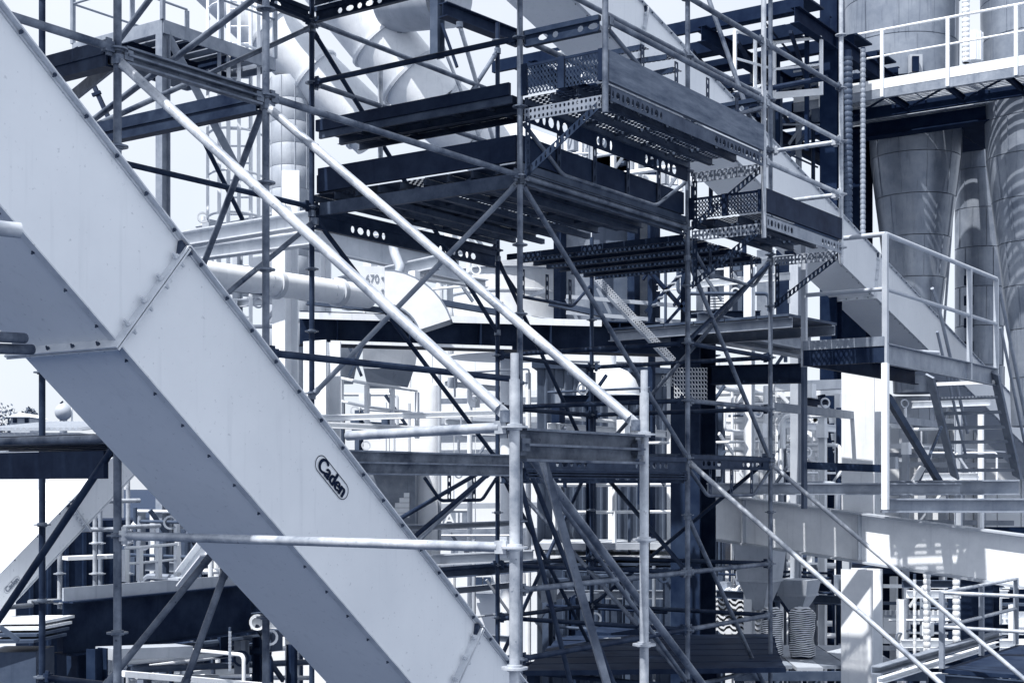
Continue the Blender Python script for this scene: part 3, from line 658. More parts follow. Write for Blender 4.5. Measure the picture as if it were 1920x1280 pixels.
PS.p('sheet', MB().perf(P(1264, 752, 17.9), P(1326, 752, 17.9) - P(1264, 752, 17.9), Z * .42, 11, 8, .40, .42, .004, k=6), 'dirtywhite')  # white lattice stands for sunlight falling through perforations
PS.p('sheet', MB().perf(P(1240, 724, 18.1), P(1264, 724, 18.1) - P(1240, 724, 18.1), Z * .14, 5, 3, .40, .42, .004, k=6), 'dirtywhite')
beam('grey beam running right from the dark column towards the landing', P(1308, 585, 18.2), P(1520, 628, 20.2), .2, .24, 'steel')
beam('lower grey beam under the one from the dark column', P(1340, 622, 18.8), P(1520, 655, 20.5), .2, .14, 'steel')
beam('short dark beam end left of the landing post', P(1335, 686, 18.4), P(1508, 682, 18.0), .2, .24, 'dark')
for i, (x, d) in enumerate(((1405, 20), (1492, 20.6))):
    column('pale slim post behind the %s scaffold standard' % ('right corner' if i == 0 else 'outrigger end'), x, 480, d, .12, .12, 'white' if i == 0 else 'grey')
WL = T('panel_wall', 'grey vertically jointed wall panels behind the right scaffold bay', 'building', gz(P(1380, HY, 25)))
for i, (x0, x1, m) in enumerate(((1306, 1328, 'grey'), (1330, 1364, 'shed'), (1372, 1398, 'shed'), (1420, 1452, 'steel'), (1456, 1480, 'dark'))):
    WL.p('panel', MB().box(P(x0, 640, 25), P(x1, 640, 25) - P(x0, 640, 25), Vector((0, .06, 0)), Z * 1.6), m)
for i in range(6): WL.p('louvre', MB().bar(P(1332, 578 - i * 5, 24.9), P(1362, 577 - i * 5, 24.9), .04, .025), 'white')
for i in range(5): WL.p('louvre', MB().bar(P(1340, 505 - i * 5, 24.9), P(1364, 504 - i * 5, 24.9), .04, .025), 'white')
# ------------------------------------------------------------------ upper right: vessels, catwalk, roof steel
def vessel(label, cx, d, prof, m='clad', seams=(), hatch=None, name='cyclone'):
    # prof: list of (picture row, half width in pixels)
    c = gz(P(cx, HY, d)); Th = T(name, label, 'vessel', c)
    zz = lambda y: CAMZ + (HY - y) / F * d
    for (y0, r0), (y1, r1) in zip(prof[:-1], prof[1:]):
        n = max(1, round(abs(y1 - y0) / 75)); 
        for i in range(n):
            ta, tb = i / n, (i + 1) / n; ya, yb = y0 + (y1 - y0) * ta, y0 + (y1 - y0) * tb; ra, rb = (r0 + (r1 - r0) * ta) / F * d, (r0 + (r1 - r0) * tb) / F * d
            Th.p('cladding_ring', MB().lathe(c, [(rb - .012, zz(yb) + .006), (rb, zz(yb) + .014), (ra, zz(ya) - .004), (ra - .012, zz(ya))], 48), m)
            for k in range(5):
                a = R(-160 + 35 * k + (17 if i % 2 else 0)); e = Vector((math.cos(a), math.sin(a), 0))
                Th.p('seam', MB().bar(c + e * (rb + .002) + Z * (zz(yb) + .02), c + e * (ra + .002) + Z * (zz(ya) - .01), .012, .03, e), m)
    return Th
zt0 = lambda y: CAMZ + (HY - y) / F * 32.6
v1 = vessel('tapering clad cone below the catwalk, left of three', 1716, 29.5, [(196, 87), (300, 82), (600, 46), (738, 40)])
v2 = vessel('tapering clad cone below the catwalk, cut by the right edge', 1945, 27.5, [(160, 96), (300, 92), (620, 52), (800, 46)])
v3 = vessel('straight clad duct with square openings between the two cones', 1836, 33, [(250, 44), (760, 44)])
for y in (524, 562, 604, 648):
    ev = Vector((-.68, -.733, 0)); cv = gz(P(1836, HY, 33)) + ev * .535; v3.p('opening', MB().box(cv + Vector((-.733, .68, 0)) * .11 + Z * zt0(y + 10), Vector((.733, -.68, 0)) * .22, ev * .02, Z * .22), 'black')
v3.p('conduit', MB().tube(P(1793, 300, 31.6), P(1768, 640, 31.6), .03, 8), 'grey')
dr = vessel('wide clad drum standing above the catwalk, left one', 1690, 29.5, [(-60, 105), (168, 102)], name='drum')
vessel('wide clad drum standing above the catwalk, right one', 1950, 28.5, [(-60, 108), (150, 105)], name='drum')
drf = dr.p('door', MB().box(P(1706, 136, 28.2), Vector((.25, 0, 0)), Vector((0, .12, 0)), Z * .36), 'grey'); dr.p('leaf', MB().box(P(1711, 134, 28.1), Vector((.13, 0, 0)), Vector((0, .05, 0)), Z * .30), 'black', drf)
def hose(label, x, y0, y1, d, r, m1='mid', m2='white', step=.05, group=None):
    p = P(x, y0, d); q = P(x, y1, d); Th = T('ribbed_hose', label, 'hose', q); L = (p - q).length; n = int(L / step)
    prof = []
    for i in range(n): prof += [(r * .82, i * step), (r, i * step + step * .3), (r, i * step + step * .7)]
    Th.p('ribbed_tube', MB().lathe(q, prof, 12), m2); Th.p('core', MB().tube(q, p, r * .84, 10), m1)
hose('thick ribbed hose in front of the dark post by the catwalk', 1590, 95, 420, 25.5, .085, 'dark', 'mid', .1)
hose('thin ribbed hose right of the thick one by the catwalk', 1618, 90, 440, 25.5, .05, 'dark', 'steel', .09)
hose('pale striped hose between the two drums', 1811, -30, 118, 26, .07, 'dark', 'white', .09)
vessel('short pale striped can standing on the catwalk between the drums', 1823, 27, [(62, 18), (118, 18)], 'white', name='can')
# catwalk along B
k0 = P(1925, 122, 24.9); kdir = B; kL = hit(k0, B, 1488)
CW = T('catwalk', 'high white railed catwalk across the upper right', 'catwalk', k0 - Z * .2)
ext0 = k0 - B * 1.0
CW.p('toe_plate', MB().bar(ext0 + Z * .09, kL + Z * .09, .012, .18), 'white')
CW.p('edge_beam', MB().chan(ext0 - Z * .09 + A * .03, kL - Z * .09 + A * .03, .07, .16, .01), 'steel')
CW.p('top_rail', MB().tube(ext0 + Z * 1.08, kL + Z * 1.08, .026, 8), 'white'); CW.p('mid_rail', MB().tube(ext0 + Z * .60, kL + Z * .60, .02, 8), 'white')
for x in (1906, 1778, 1655, 1540):
    e = hit(k0, B, x); CW.p('rail_post', MB().bar(e - Z * .16 - A * .03, e + Z * 1.06 - A * .03, .06, .05, A), 'white')
W_ = 1.25
CW.p('edge_beam', MB().chan(ext0 - Z * .09 + A * W_, kL - Z * .09 + A * W_, .1, .2, .01), 'black')
Lw = (kL - ext0).length; nb = int(Lw / .062)
gm = MB()
for i in range(11): gm.box(ext0 + A * (.07 + i * .103), B * Lw, A * .052, Z * .02)
for i in range(9): gm.box(ext0 + B * (.2 + i * Lw / 9) + A * .06 - Z * .012, A * (W_ - .12), B * .03, Z * .01)
CW.p('grating', gm, 'galv', kind='stuff')
for i in range(5):
    e = ext0.lerp(kL, (i + .3) / 5); CW.p('joist', MB().chan(e - Z * .09 + A * .06, e - Z * .09 + A * (W_ - .05), .05, .12, .008), 'black')
    if i < 4:
        e2 = ext0.lerp(kL, (i + 1.3) / 5); CW.p('plan_brace', MB().bar(e - Z * .13 + A * .1, e2 - Z * .13 + A * (W_ - .1), .05, .02), 'black')
CW.p('end_beam', MB().chan(kL - Z * .1, kL + A * 2.2 - Z * .1, .08, .2, .01), 'dark')
CW2 = T('inner_catwalk', 'second grating walkway behind the catwalk, seen from below', 'catwalk', k0 + A * 2.2)
gm = MB()
for i in range(10): gm.box(ext0 + A * (1.45 + i * .103), B * Lw, A * .052, Z * .02)
CW2.p('grating', gm, 'galv', kind='stuff')
beam('dark ring beam carrying the cones under the catwalk', k0 - B * 6 + A * 2.3 + Z * .02, kL + A * 2.3 - B * .5 + Z * .02, .3, .34, 'black')
SO = T('dark_soffit', 'added black soffit plates that darken the clad cone tops', 'deck', k0 + A * 2.6 - Z * .3)
for i in range(8): SO.p('plate', MB().box(k0 - B * 5.5 + B * (i * 1.32) + A * 2.5 - Z * .05, B * 1.30, A * 3.2, Z * .03), 'black')  # added soffit blocks light so the cone tops turn dark
column('broad black column left of the vessels', 1558, -80, 25.6, .32, .25, 'black')
column('black column behind the ribbed hoses', 1604, -80, 30, .6, .4, 'black')
guard('white guard rail of the far landing behind the right scaffold corner', [P(1378, 168, 24.2), P(1452, 186, 25.4), P(1540, 178, 24.9)], 1.0, .7, .028, toe=.12)
# roof of steel purlins with bright gaps
RF = T('roof_steel', 'dark roof underside of purlins with bright gaps at the top', 'roof', P(1560, 160, 27))
r0 = P(1572, 40, 25.5)
for i in range(9):
    e = r0 + A * (i * 1.15 - 1.5) + Z * (-.02 * i)
    RF.p('purlin', MB().chan(e - Z * .1, e + B * 6.5 - Z * .1, .09, .22, .012), 'black')
    for t0, t1 in (((0, 2.4), (3.0, 6.5)) if i % 3 == 0 else ((.9, 4.2), (5, 6.5)) if i % 3 == 1 else ((0, 6.5),)): RF.p('roof_sheet', MB().box(e + Z * .03 + A * .08 + B * t0, A * (.78 if i % 2 == 0 else .92), B * (t1 - t0), Z * .03), 'roof')
for t in (.05, 1.8, 3.6, 5.4): RF.p('rafter', MB().ibeam(r0 + B * t - A * 1.8 - Z * .36, r0 + B * t + A * 8.5 - Z * .52, .16, .28, .014, .01), 'black')
for t in (.3, 1.3, 2.2, 3.1, 4.1, 5.0):
    RF.p('brace', MB().bar(r0 + B * t - A * 1.4 - Z * .5, r0 + B * (t + .9) + A * (1.5 + t) - Z * .9, .06, .06), 'dark'); RF.p('hanger', MB().bar(r0 + B * t + A * (t - 1) - Z * .3, r0 + B * t + A * (t - 1) - Z * 2.4, .06, .08, A), 'black')
    RF.p('pipe', MB().tube(r0 + B * (t - .5) - A * 1 - Z * (1.2 + .25 * t), r0 + B * (t + 1.6) - A * .9 - Z * (1.2 + .25 * t), .05, 8), 'dark' if t < 3 else 'mid')
for t in (.8, 2.6, 4.4): RF.p('tie', MB().tube(r0 + B * t - A * 1.5 - Z * .2, r0 + B * (t + 1) + A * 4 - Z * .26, .02, 8), 'dark')
beam('sunlit pale beam above the perforated outrigger end', P(1050, 100, 21), P(1182, 72, 20.2), .2, .13, 'white')
beam('second sunlit pale beam below the first by the outrigger end', P(1100, 130, 20.5), P(1205, 108, 19.9), .14, .07, 'white')
PD = T('perforated_deck_planks', 'dotted perforated planks high up behind the outrigger guard rail', 'planks', P(1180, 140, 17))
for i, (x0, y0, x1, y1) in enumerate(((1092, 105, 1200, 84), (1105, 124, 1250, 102), (1165, 146, 1262, 126))):
    a = P(x0, y0, 17.2); b = P(x1, y1, 16.6); PD.p('plank', MB().perf(a, b - a, A * .22, 16, 4, .3, .3, .004, k=6).bar(a - Z * .03, b - Z * .03, .02, .06), 'perf')
# ------------------------------------------------------------------ right: stair landing and stairs
n0 = P(1660, 645, 15.0); nl = hit(n0, B, 1508); nr = hit(n0, A, 1868)
LD = T('stair_landing', 'steel landing with tube guard rail in front of the cones', 'platform', gz(n0))
LD.p('fascia', MB().chan(n0 - Z * .09, nl - Z * .09, .06, .20, .01), 'dark'); LD.p('fascia', MB().chan(n0 - Z * .10, nr - Z * .10, .06, .22, .01), 'steel')
LD.p('toe_plate', MB().bar(n0 + Z * .03 - A * .035, nl + Z * .03 - A * .035, .01, .10), 'steel')
LD.p('fascia', MB().chan(nl - Z * .09, nl + A * 3.6 - Z * .09, .06, .18, .01), 'dark')
for i in range(8):
    e = n0 + A * (.05 + i * .46); LD.p('grating_panel', MB().perf(e + B * .05 - Z * .005, A * .40, B * 1.05, 8, 4, .34, .42, .02, k=4), 'steel')
for x, y in ((1508, 0), (1660, 0)): pass
rail = 1.155
for e, hgt in ((nl, rail), (n0, rail), (hit(n0, A, 1818), rail), (nr, rail)):
    LD.p('post', MB().bar(e - Z * .2, e + Z * hgt, .055, .055, A), 'grey')
for hh, rr in ((rail, .027), (.58, .023)):
    LD.tube('rail', nl + Z * hh, n0 + Z * hh, rr, 'grey'); LD.tube('rail', n0 + Z * hh, nr + Z * hh, rr, 'grey')
LD.tube('rail', nl + Z * .05 - B * .0, hit(n0, B, 1655) + A * 1.8 + Z * .05, .02, 'grey')
LD.p('leg', MB().bar(gz(n0) + Z * (CAMZ - .25), n0 - Z * .2, .065, .065, A), 'white')
LD.p('leg', MB().perf(gz(nl) - A * .05 + Z * (CAMZ - .25), A * .10, (n0.z - .2 - CAMZ + .25) * Z, 2, 20, .2, .3, .006), 'mid'); LD.p('leg', MB().bar(gz(nl) + Z * (CAMZ - .25), nl - Z * .2, .03, .10, A), 'mid')
zt_ = lambda y, d: CAMZ + (HY - y) / F * d
LD.p('cross_rail', MB().bar(P(1448, 762, 16.4), hit(P(1448, 762, 16.4), A, 1760), .05, .10), 'steel')
LD.p('cross_rail', MB().bar(P(1506, 872, 15.6), P(1652, 878, 15.0), .05, .08), 'dark')
LD.p('diagonal', MB().bar(P(1662, 740, 15.6), P(1762, 905, 17.6), .06, .11, Vector((0, -1, 0))), 'mid')
LD.p('diagonal', MB().bar(P(1765, 800, 17.9), P(1722, 905, 17.5), .03, .04, Vector((0, -1, 0))), 'mid')
LD.p('diagonal', MB().bar(P(1730, 875, 17.4), P(1712, 905, 17.4), .06, .10, Vector((0, -1, 0))), 'white')
ST = T('steel_stairs', 'steep steel stairs with grating treads going down from the landing', 'stairs', P(1800, 895, 19))
s0 = P(1745, 712, 18.6); run, drop = 1.0, 1.26; wv = B * -1.0
sw = hit(s0, -B, 1866) - s0
for off in (V0, sw): ST.p('stringer', MB().bar(s0 + off + Z * .05 - A * .03, s0 + off + A * run - Z * drop, .03, .17, Vector((0, -1, .3))), 'steel')
for i in range(7):
    t = (i + .3) / 6.8; e = s0 + A * run * t - Z * drop * t
    tr = ST.p('tread', MB().perf(e + sw * .02 - A * .0, sw * .96, A * .24, 18, 3, .33, .35, .02, k=4), 'galv' if i in (0,) else 'steel')
    ST.p('nosing', MB().bar(e + sw * .02, e + sw * .98, .02, .045), 'white' if i == 0 else 'steel', tr)
for off in (V0, sw):
    ST.p('handrail', MB().pipe([nr + Z * 1.1 + (off - sw), nr + A * .25 + Z * .9 + (off - sw), nr + A * 1.5 - Z * .75 + (off - sw)], .024, 8), 'steel')
    ST.p('handrail', MB().tube(nr + Z * .55 + (off - sw) + A * .2, nr + A * 1.45 - Z * 1.1 + (off - sw), .02, 8), 'steel')
beam('grey channel beam below the landing, left part', P(1326, 905, 16.8), hit(P(1326, 905, 16.8), Vector((1, .02, 0)), 1800), .12, .14, 'steel')
beam('pale spattered beam at the foot of the stairs', P(1652, 934, 15.2), P(1960, 934, 15.0), .12, .15, 'steel')
beam('grey rear beam under the stair foot with a sunlit top', P(1655, 901, 17.5), P(1910, 899, 17.2), .16, .18, 'steel')
BG = T('plate_girder', 'deep plate girder with a sunlit web at the lower right', 'beam', P(1600, 1060, 16.5))
pl, pr = P(1328, 926, 19.4), P(1990, 1014, 16.6); hg = .58
sdv = (pr - pl).normalized().cross(Z).normalized()
BG.p('web', MB().box(pl - Z * hg, pr - pl, -sdv * .014, Z * hg), 'white'); BG.p('top_flange', MB().box(pl - sdv * .12, pr - pl, sdv * .24, Z * .022), 'grey'); BG.p('bottom_flange', MB().box(pl - sdv * .12 - Z * (hg + .03), pr - pl, sdv * .24, Z * .028), 'grey')
for t in (.12, .47): e = pl.lerp(pr, t); BG.p('stiffener', MB().box(e - Z * hg, (pr - pl).normalized() * .016, sdv * .10, Z * hg), 'grey')
column('bright white column with a shaded side under the plate girder', 1616, 1066, 17.5, .40, .34, 'white')
column('tall white column above the plate girder behind the landing', 1618, 688, 18.5, .44, .36, 'white', yb=985)
column('dark column at the far lower right behind the guard rails', 1838, 1062, 19, .42, .3, 'dark')
column('pale slim post left of the bright column', 1588, 700, 19.5, .1, .1, 'grey')
# ------------------------------------------------------------------ lower right: hoppers, bags, benches, rails
def hopper(label, x, d, yt, ym, yb, w0, w1, w2, m='grey'):
    Th = T('hopper', label, 'hopper', P(x, yb, d)); c = P(x, HY, d)
    q = lambda y, wd: [Vector((c.x, c.y, zt_(y, d))) + A * (sa * wd / F * d / 2) + B * (sb * wd / F * d / 2) for sa, sb in ((-1, -1), (1, -1), (1, 1), (-1, 1))]
    for nm, (ya, wa), (yb_, wb) in (('bin', (yt, w0), (ym, w1)), ('cone', (ym + 1, w1), (yb, w2))):
        a, b = q(ya, wa), q(yb_, wb); Th.p(nm, MB().add(a + b, [(i, 4 + i, 4 + (i + 1) % 4, (i + 1) % 4) for i in range(4)] + [(0, 1, 2, 3), (7, 6, 5, 4)]), m)
    a = q(ym, w1 + 3); Th.p('seam_band', MB().add(a + [v - Z * .03 for v in a], [(i, 4 + i, 4 + (i + 1) % 4, (i + 1) % 4) for i in range(4)] + [(0, 1, 2, 3), (7, 6, 5, 4)]), m)
    return Th
hopper('grey hopper above the left sun-striped sack', 1425, 20, 1000, 1085, 1142, 80, 62, 26)
hopper('grey hopper above the right sun-striped sack', 1496, 20.3, 1085, 1112, 1142, 66, 56, 26)
def sack(label, x, d, yt, yb, r):
    c = P(x, yb, d); H = (yb - yt) / F * d; Th = T('sun_striped_sack', label, 'sack', c); n = 20; k = 11
    def ring(t, seed): 
        rr = r * (.95 + .04 * math.sin(t * 6 + seed) + .03 * math.sin(t * 17 + seed * 2)) * (1 if t < .85 else math.sqrt(max(.05, 1 - ((t - .85) / .17) ** 2)))
        return [c + Vector((math.cos(a) * rr * (1 + .06 * math.sin(a * 5 + t * 9 + seed)), math.sin(a) * rr * (1 + .05 * math.sin(a * 3 + t * 5)), t * H + .008 * math.sin(a * 4 + t * 11 + seed))) for a in [2 * math.pi * j / n for j in range(n)]]
    N_ = 46
    for i in range(N_):
        t0, t1 = i / N_, (i + 1) / N_; a, b = ring(t0, x), ring(t1, x); off = .005 if i % 2 else 0
        if off: a = [v + (v - Vector((c.x, c.y, v.z))).normalized() * off for v in a]; b = [v + (v - Vector((c.x, c.y, v.z))).normalized() * off for v in b]
        Th.p('fold', MB().add(a + b, [(j, (j + 1) % n, n + (j + 1) % n, n + j) for j in range(n)] + [tuple(range(n - 1, -1, -1)), tuple(range(n, 2 * n))]), 'bag' if i % 2 else 'shade_stripe')  # alternating folds paint sunlight broken into stripes
sack('sack with painted sun and shade stripes, left of its twin under the hoppers', 1447, 19.6, 1138, 1226, .155)
sack('sack with painted sun and shade stripes, right of its twin under the hoppers', 1504, 19.6, 1138, 1230, .175)
BN = T('loading_bench', 'low bench with plates under the sun-striped sacks', 'bench', gz(P(1500, HY, 19.6)))
bz = zt_(1231, 19.6); bo_ = P(1350, 1231, 20.5); bo_.z = bz
for i in range(6): BN.p('plate', MB().box(Vector((bo_.x + i * .36, 18.6 + (.2 if i % 2 else 0), bz - .06)), Vector((.345, 0, 0)), Vector((.1, 2.6, 0)), Z * .045), 'steel' if i % 2 else 'grey')
BN.p('front_rail', MB().bar(Vector((bo_.x - .1, 18.55, bz - .12)), Vector((bo_.x + 2.4, 18.55, bz - .12)), .06, .12), 'mid')
for i in range(5): BN.p('leg', MB().bar(Vector((bo_.x + i * .5, 18.7, 0)), Vector((bo_.x + i * .5, 18.7, bz - .1)), .08, .08, A), 'mid')
CS = T('corrugated_stack', 'wavy bright corrugated sheets stacked behind the dark column', 'sheets', P(1380, 1180, 22))
for i in range(9):
    e = P(1340, 1180 - i * 9.5, 22); pts = []; n = 16; L = .74
    top = [e + Vector((L * j / n, 0, .035 * math.sin(j * 1.6 + .4) - .02 * j / n)) for j in range(n + 1)]
    CS.p('sheet', MB().ext(top + [v - Z * .035 for v in top[::-1]], Vector((.1, .7, 0))), 'white' if i % 1 == 0 else 'dark')
SH = T('machine_shed', 'dark open shed with rows of pale conveyor rails at the lower right', 'building', gz(P(1740, HY, 30)))
SH.p('back_wall', MB().box(gz(P(1380, HY, 31)), P(2000, HY, 31) - P(1380, HY, 31), Vector((0, .2, 0)), Z * (CAMZ - .9)), 'black')  # black colour stands for the shaded interior
SH.p('roof', MB().box(P(1370, 1075, 27), P(2000, 1075, 27) - P(1370, 1075, 27), Vector((0, 4.5, .3)), Z * .12), 'dark')
for i, (y, h, m) in enumerate(((1098, .06, 'white'), (1146, .04, 'steel'), (1152, .16, 'galv'), (1172, .28, 'white'), (1200, .10, 'white'), (1214, .08, 'galv'), (1130, .05, 'mid'), (1245, .1, 'white'), (1262, .05, 'white'))):
    SH.p('conveyor_rail', MB().bar(P(1655, y, 26 - i * .1), P(1990, y + 3, 26 - i * .1), .1, h), m)
for i in range(26): SH.p('roller', MB().tube(P(1660 + i * 9, 1152, 25.6), P(1660 + i * 9, 1143, 25.6), .02, 6), 'white')
for i in range(6): SH.p('shed_post', MB().bar(gz(P(1400 + i * 92, HY, 27)), P(1400 + i * 92, 1080, 27), .12, .12, A), 'white' if i % 2 else 'grey')
for i, (x0, x1, y) in enumerate(((1350, 1585, 1088), (1345, 1580, 1056), (1350, 1560, 1100), (1380, 1600, 1165), (1540, 1600, 1190))): SH.p('pipe', MB().tube(P(x0, y, 24.5), P(x1, y + 4, 24.5), .05, 10), 'white' if i != 2 else 'grey')
for i, (x, y0, y1) in enumerate(((1738, 1070, 1225), (1793, 1062, 1215), (1715, 1075, 1235))):
    hose('%s white spiral hose hanging by the conveyor rails' % ('thick left', 'right-hand', 'thin leftmost')[i], x, y0, y1, 20.5, .055 if i < 2 else .025, 'mid', 'white', .09)
g0 = P(1766, 1110, 14.6)
GP = T('small_platform', 'small platform with tube guard rails at the lower right corner', 'platform', P(1770, 1262, 14.6))
zb = zt_(1252, 14.6)
ga = Vector((g0.x, g0.y, zb)); gb = hit(ga, A, 1905); 
for e in (ga, ga + (gb - ga) * .5, gb): GP.p('post', MB().bar(e, e + Z * .78, .05, .05, A), 'steel')
for hh in (.77, .42): GP.tube('rail', ga + Z * hh, gb + Z * hh, .02, 'galv'); GP.tube('rail', ga + Z * hh, hit(ga, -B, 1990) + Z * hh, .02, 'galv')
GP.p('deck', MB().box(ga + Z * -.05, (gb - ga), hit(ga, -B, 2000) - ga, Z * .04), 'dark')
GP.p('edge_beam', MB().chan(ga - Z * .16 , hit(ga, -B, 2000) - Z * .16, .06, .2, .01), 'mid')
GP.p('edge_beam', MB().chan(P(1642, 1256, 14.2), hit(P(1642, 1256, 14.2), A, 1880), .1, .08, .01), 'steel')
GP.p('edge_beam', MB().chan(P(1650, 1275, 14.0), hit(P(1650, 1275, 14.0), A, 1870), .06, .06, .01), 'white')
for e in (ga, gb): GP.p('leg', MB().bar(gz(e), e - Z * .06, .1, .1, A), 'mid')
# ------------------------------------------------------------------ centre, low: shed, silo, hall, machinery
DS = T('sheet_clad_shed', 'dark blue-grey ribbed shed behind the scaffold bays', 'building', gz(P(1140, HY, 24)))
a0 = gz(P(1008, HY, 24)); a1 = gz(P(1262, HY, 25.4)); hD = CAMZ + (HY - 690) / F * 24
ribbed(DS, 'wall_sheet', a0, a1 - a0, hD, 15, 'shed')
DS.p('core', MB().box(a0 + Vector((.02, .06, 0)), a1 - a0 - Vector((.04, 0, 0)), Vector((.6, 4, 0)), Z * (hD - .02)), 'mid')
DS.p('eaves', MB().box(a0 + Z * hD - Vector((.1, .12, 0)), a1 - a0 + Vector((.2, 0, 0)), Vector((.6, 4.2, 0)), Z * .1), 'mid')
for x in (1148, 1258): DS.p('door_post', MB().bar(gz(P(x, HY, 23.7)), P(x, 700, 23.7), .1, .1, A), 'white')
DS.p('roof_strip', MB().bar(P(975, 668, 23), P(1260, 676, 23.4), .4, .12), 'white')
HO = T('extract_hood', 'white round-topped extract hood in front of the ribbed shed', 'hood', P(1140, 750, 22.5))
c = P(1140, 742, 22.5); HO.p('dome', MB().lathe(c, [(.50, 0), (.49, .12), (.43, .26), (.32, .38), (.16, .45), (.13, .46)], 32), 'white'); HO.p('neck', MB().lathe(c + Z * .45, [(.13, 0), (.13, .55)], 20), 'white'); HO.p('rim', MB().lathe(c, [(.5, -.06), (.53, -.05), (.53, .0), (.5, .01)], 32), 'dirtywhite')
guard('white guard rail on the slab in front of the ribbed shed', [P(1040, 1018, 22), P(1262, 1016, 22.4)], .9, .9, .03, 'white')
SLB = T('floor_slab', 'pale floor slab edge under the guard rail of the ribbed shed', 'slab', P(1140, 1060, 22)); 
for i, y in enumerate((1022, 1042, 1052)): SLB.p('edge_strip', MB().box(P(1010, y + 8, 22 - i * .05), P(1275, y + 8, 22.2 - i * .05) - P(1010, y + 8, 22 - i * .05), Vector((.1, 1.6, 0)), Z * (.10 - .03 * i)), ('slab', 'white', 'mid')[i])
LT = T('lower_tank', 'dark sheeted trough below the guard rail of the ribbed shed', 'trough', gz(P(1130, HY, 21)))
ribbed(LT, 'sheet', gz(P(1018, HY, 21)), gz(P(1262, HY, 21.6)) - gz(P(1018, HY, 21)), zt_(1068, 21), 12, 'mid')
LT.p('body', MB().box(gz(P(1018, HY, 21.08)), gz(P(1262, HY, 21.7)) - gz(P(1018, HY, 21.08)), Vector((.1, 1.2, 0)), Z * (zt_(1068, 21) - .02)), 'dark')
MC = T('covered_machine', 'dark tarpaulin covered machine deck at the bottom centre', 'machine', gz(P(1130, HY, 15)))
for i in range(6):
    e = P(985 + i * 12, 1262 - i * 9, 14 + i * .55); e.z = zt_(1238, 15.2) - .0
    MC.p('deck_plank', MB().box(e, Vector((2.6, .25, 0)), Vector((.05, .5, 0)), Z * .05), 'dark')
MC.p('cover', MB().box(P(1130, 1255, 15.4), Vector((1.0, .2, 0)), Vector((.1, .8, 0)), Z * .05), 'mid')
MC.p('cabinet', MB().box(P(1145, 1235, 17.5), A * .8, B * .5, Z * .32), 'dark')
MC.p('motor', MB().tube(P(1120, 1215, 17), P(1165, 1212, 17), .12, 16), 'grey')
MC.p('leg', MB().bar(gz(P(1000, HY, 15)), P(1000, 1250, 15), .1, .1, A), 'dark'); MC.p('leg', MB().bar(gz(P(1340, HY, 16)), P(1340, 1250, 16), .1, .1, A), 'dark')
SI = T('tall_silo', 'tall white cylindrical silo behind the tube brace crossing', 'silo', gz(P(798, HY, 24)))
c = gz(P(798, HY, 24)); SI.p('shell', MB().lathe(c, [(.25, 0), (.25, zt_(735, 24)), (.2, zt_(722, 24)), (.05, zt_(716, 24))], 28), 'white'); SI.p('pipe', MB().tube(P(824, 1030, 23.6), P(824, 690, 23.6), .03, 8), 'grey')
HP = T('grey_hopper', 'large shaded grey hopper under the centre beam', 'hopper', P(725, 735, 20))
q = lambda y, x0, x1, d0: [P(x0, y, d0), P(x1, y, d0 + .3), P(x1, y, d0 + 1.5), P(x0, y, d0 + 1.5)]
tri = [(i, 4 + i, 4 + (i + 1) % 4, (i + 1) % 4) for i in range(4)] + [(0, 1, 2, 3), (7, 6, 5, 4)]
HP.p('bin', MB().add(q(645, 680, 785, 20) + q(690, 680, 778, 20), tri), 'grey'); HP.p('cone', MB().add(q(690.5, 681, 777, 20) + q(728, 690, 764, 20.2), tri), 'grey')
HP.p('side_chute', MB().add(q(650, 632, 676, 21) + q(720, 640, 662, 21), tri), 'dirtywhite'); HP.p('frame', MB().bar(P(655, 650, 20), P(678, 705, 20), .03, .04), 'mid'); HP.p('frame', MB().bar(P(680, 650, 19.9), P(655, 705, 19.9), .03, .04), 'mid')
guard('white guard rail in front of the large grey hopper', [P(640, 800, 19.5), P(688, 812, 19), P(782, 822, 19.6)], .66, .45, .022, 'white')
HALL = T('white_hall', 'long white hall wall filling the centre background', 'building', gz(P(880, HY, 38)))
hp_ = gz(P(690, HY, 38)); hx = gz(P(1012, HY, 38)) - hp_; hz = zt_(655, 38)
for i in range(8): HALL.p('wall_panel', MB().box(hp_ + hx * (i / 8) + Vector((.01, 0, 0)), hx / 8 - Vector((.02, 0, 0)), Vector((0, .2, 0)), Z * hz), 'pale')
for y, m in ((742, 'white'), (755, 'steel'), (792, 'grey'), (815, 'steel'), (952 , 'grey'), (1000, 'steel')): HALL.p('cladding_rail', MB().bar(P(770, y - 2, 37.6), P(1008, y - 6, 37.6), .08, .14), m)
wn = HALL.p('window', MB().box(P(888, 1106, 37.9), Vector((.48, 0, 0)), Vector((0, .2, 0)) , Z * .42), 'white')
for i in range(2): HALL.p('pane', MB().box(P(890 + i * 16, 1104, 37.8), Vector((.2, 0, 0)), Vector((0, .15, 0)), Z * .32), 'glass', wn)
HALL.p('awning', MB().box(P(884, 1112, 37.5), Vector((.56, 0, 0)), Vector((0, .35, 0)), Z * .06), 'grey')
sl = HALL.p('sign_panel', MB().box(P(823, 990, 37.6), Vector((.78, 0, 0)), Vector((0, .05, 0)), Z * .46), 'steel')
me = text_mesh('IAIL', .44, .006, .004, 1.0); me.materials.append(M['white'])
to = bpy.data.objects.new('lettering', me); COL.objects.link(to); to.parent = sl; to.location = P(823, 990, 37.6) + Vector((.38, -.01, .23)) - HALL.loc; to.rotation_euler = (R(90), 0, 0)
AN = T('white_annex', 'white gabled annex with grey shade panel low behind the big duct', 'building', gz(P(735, HY, 22)))
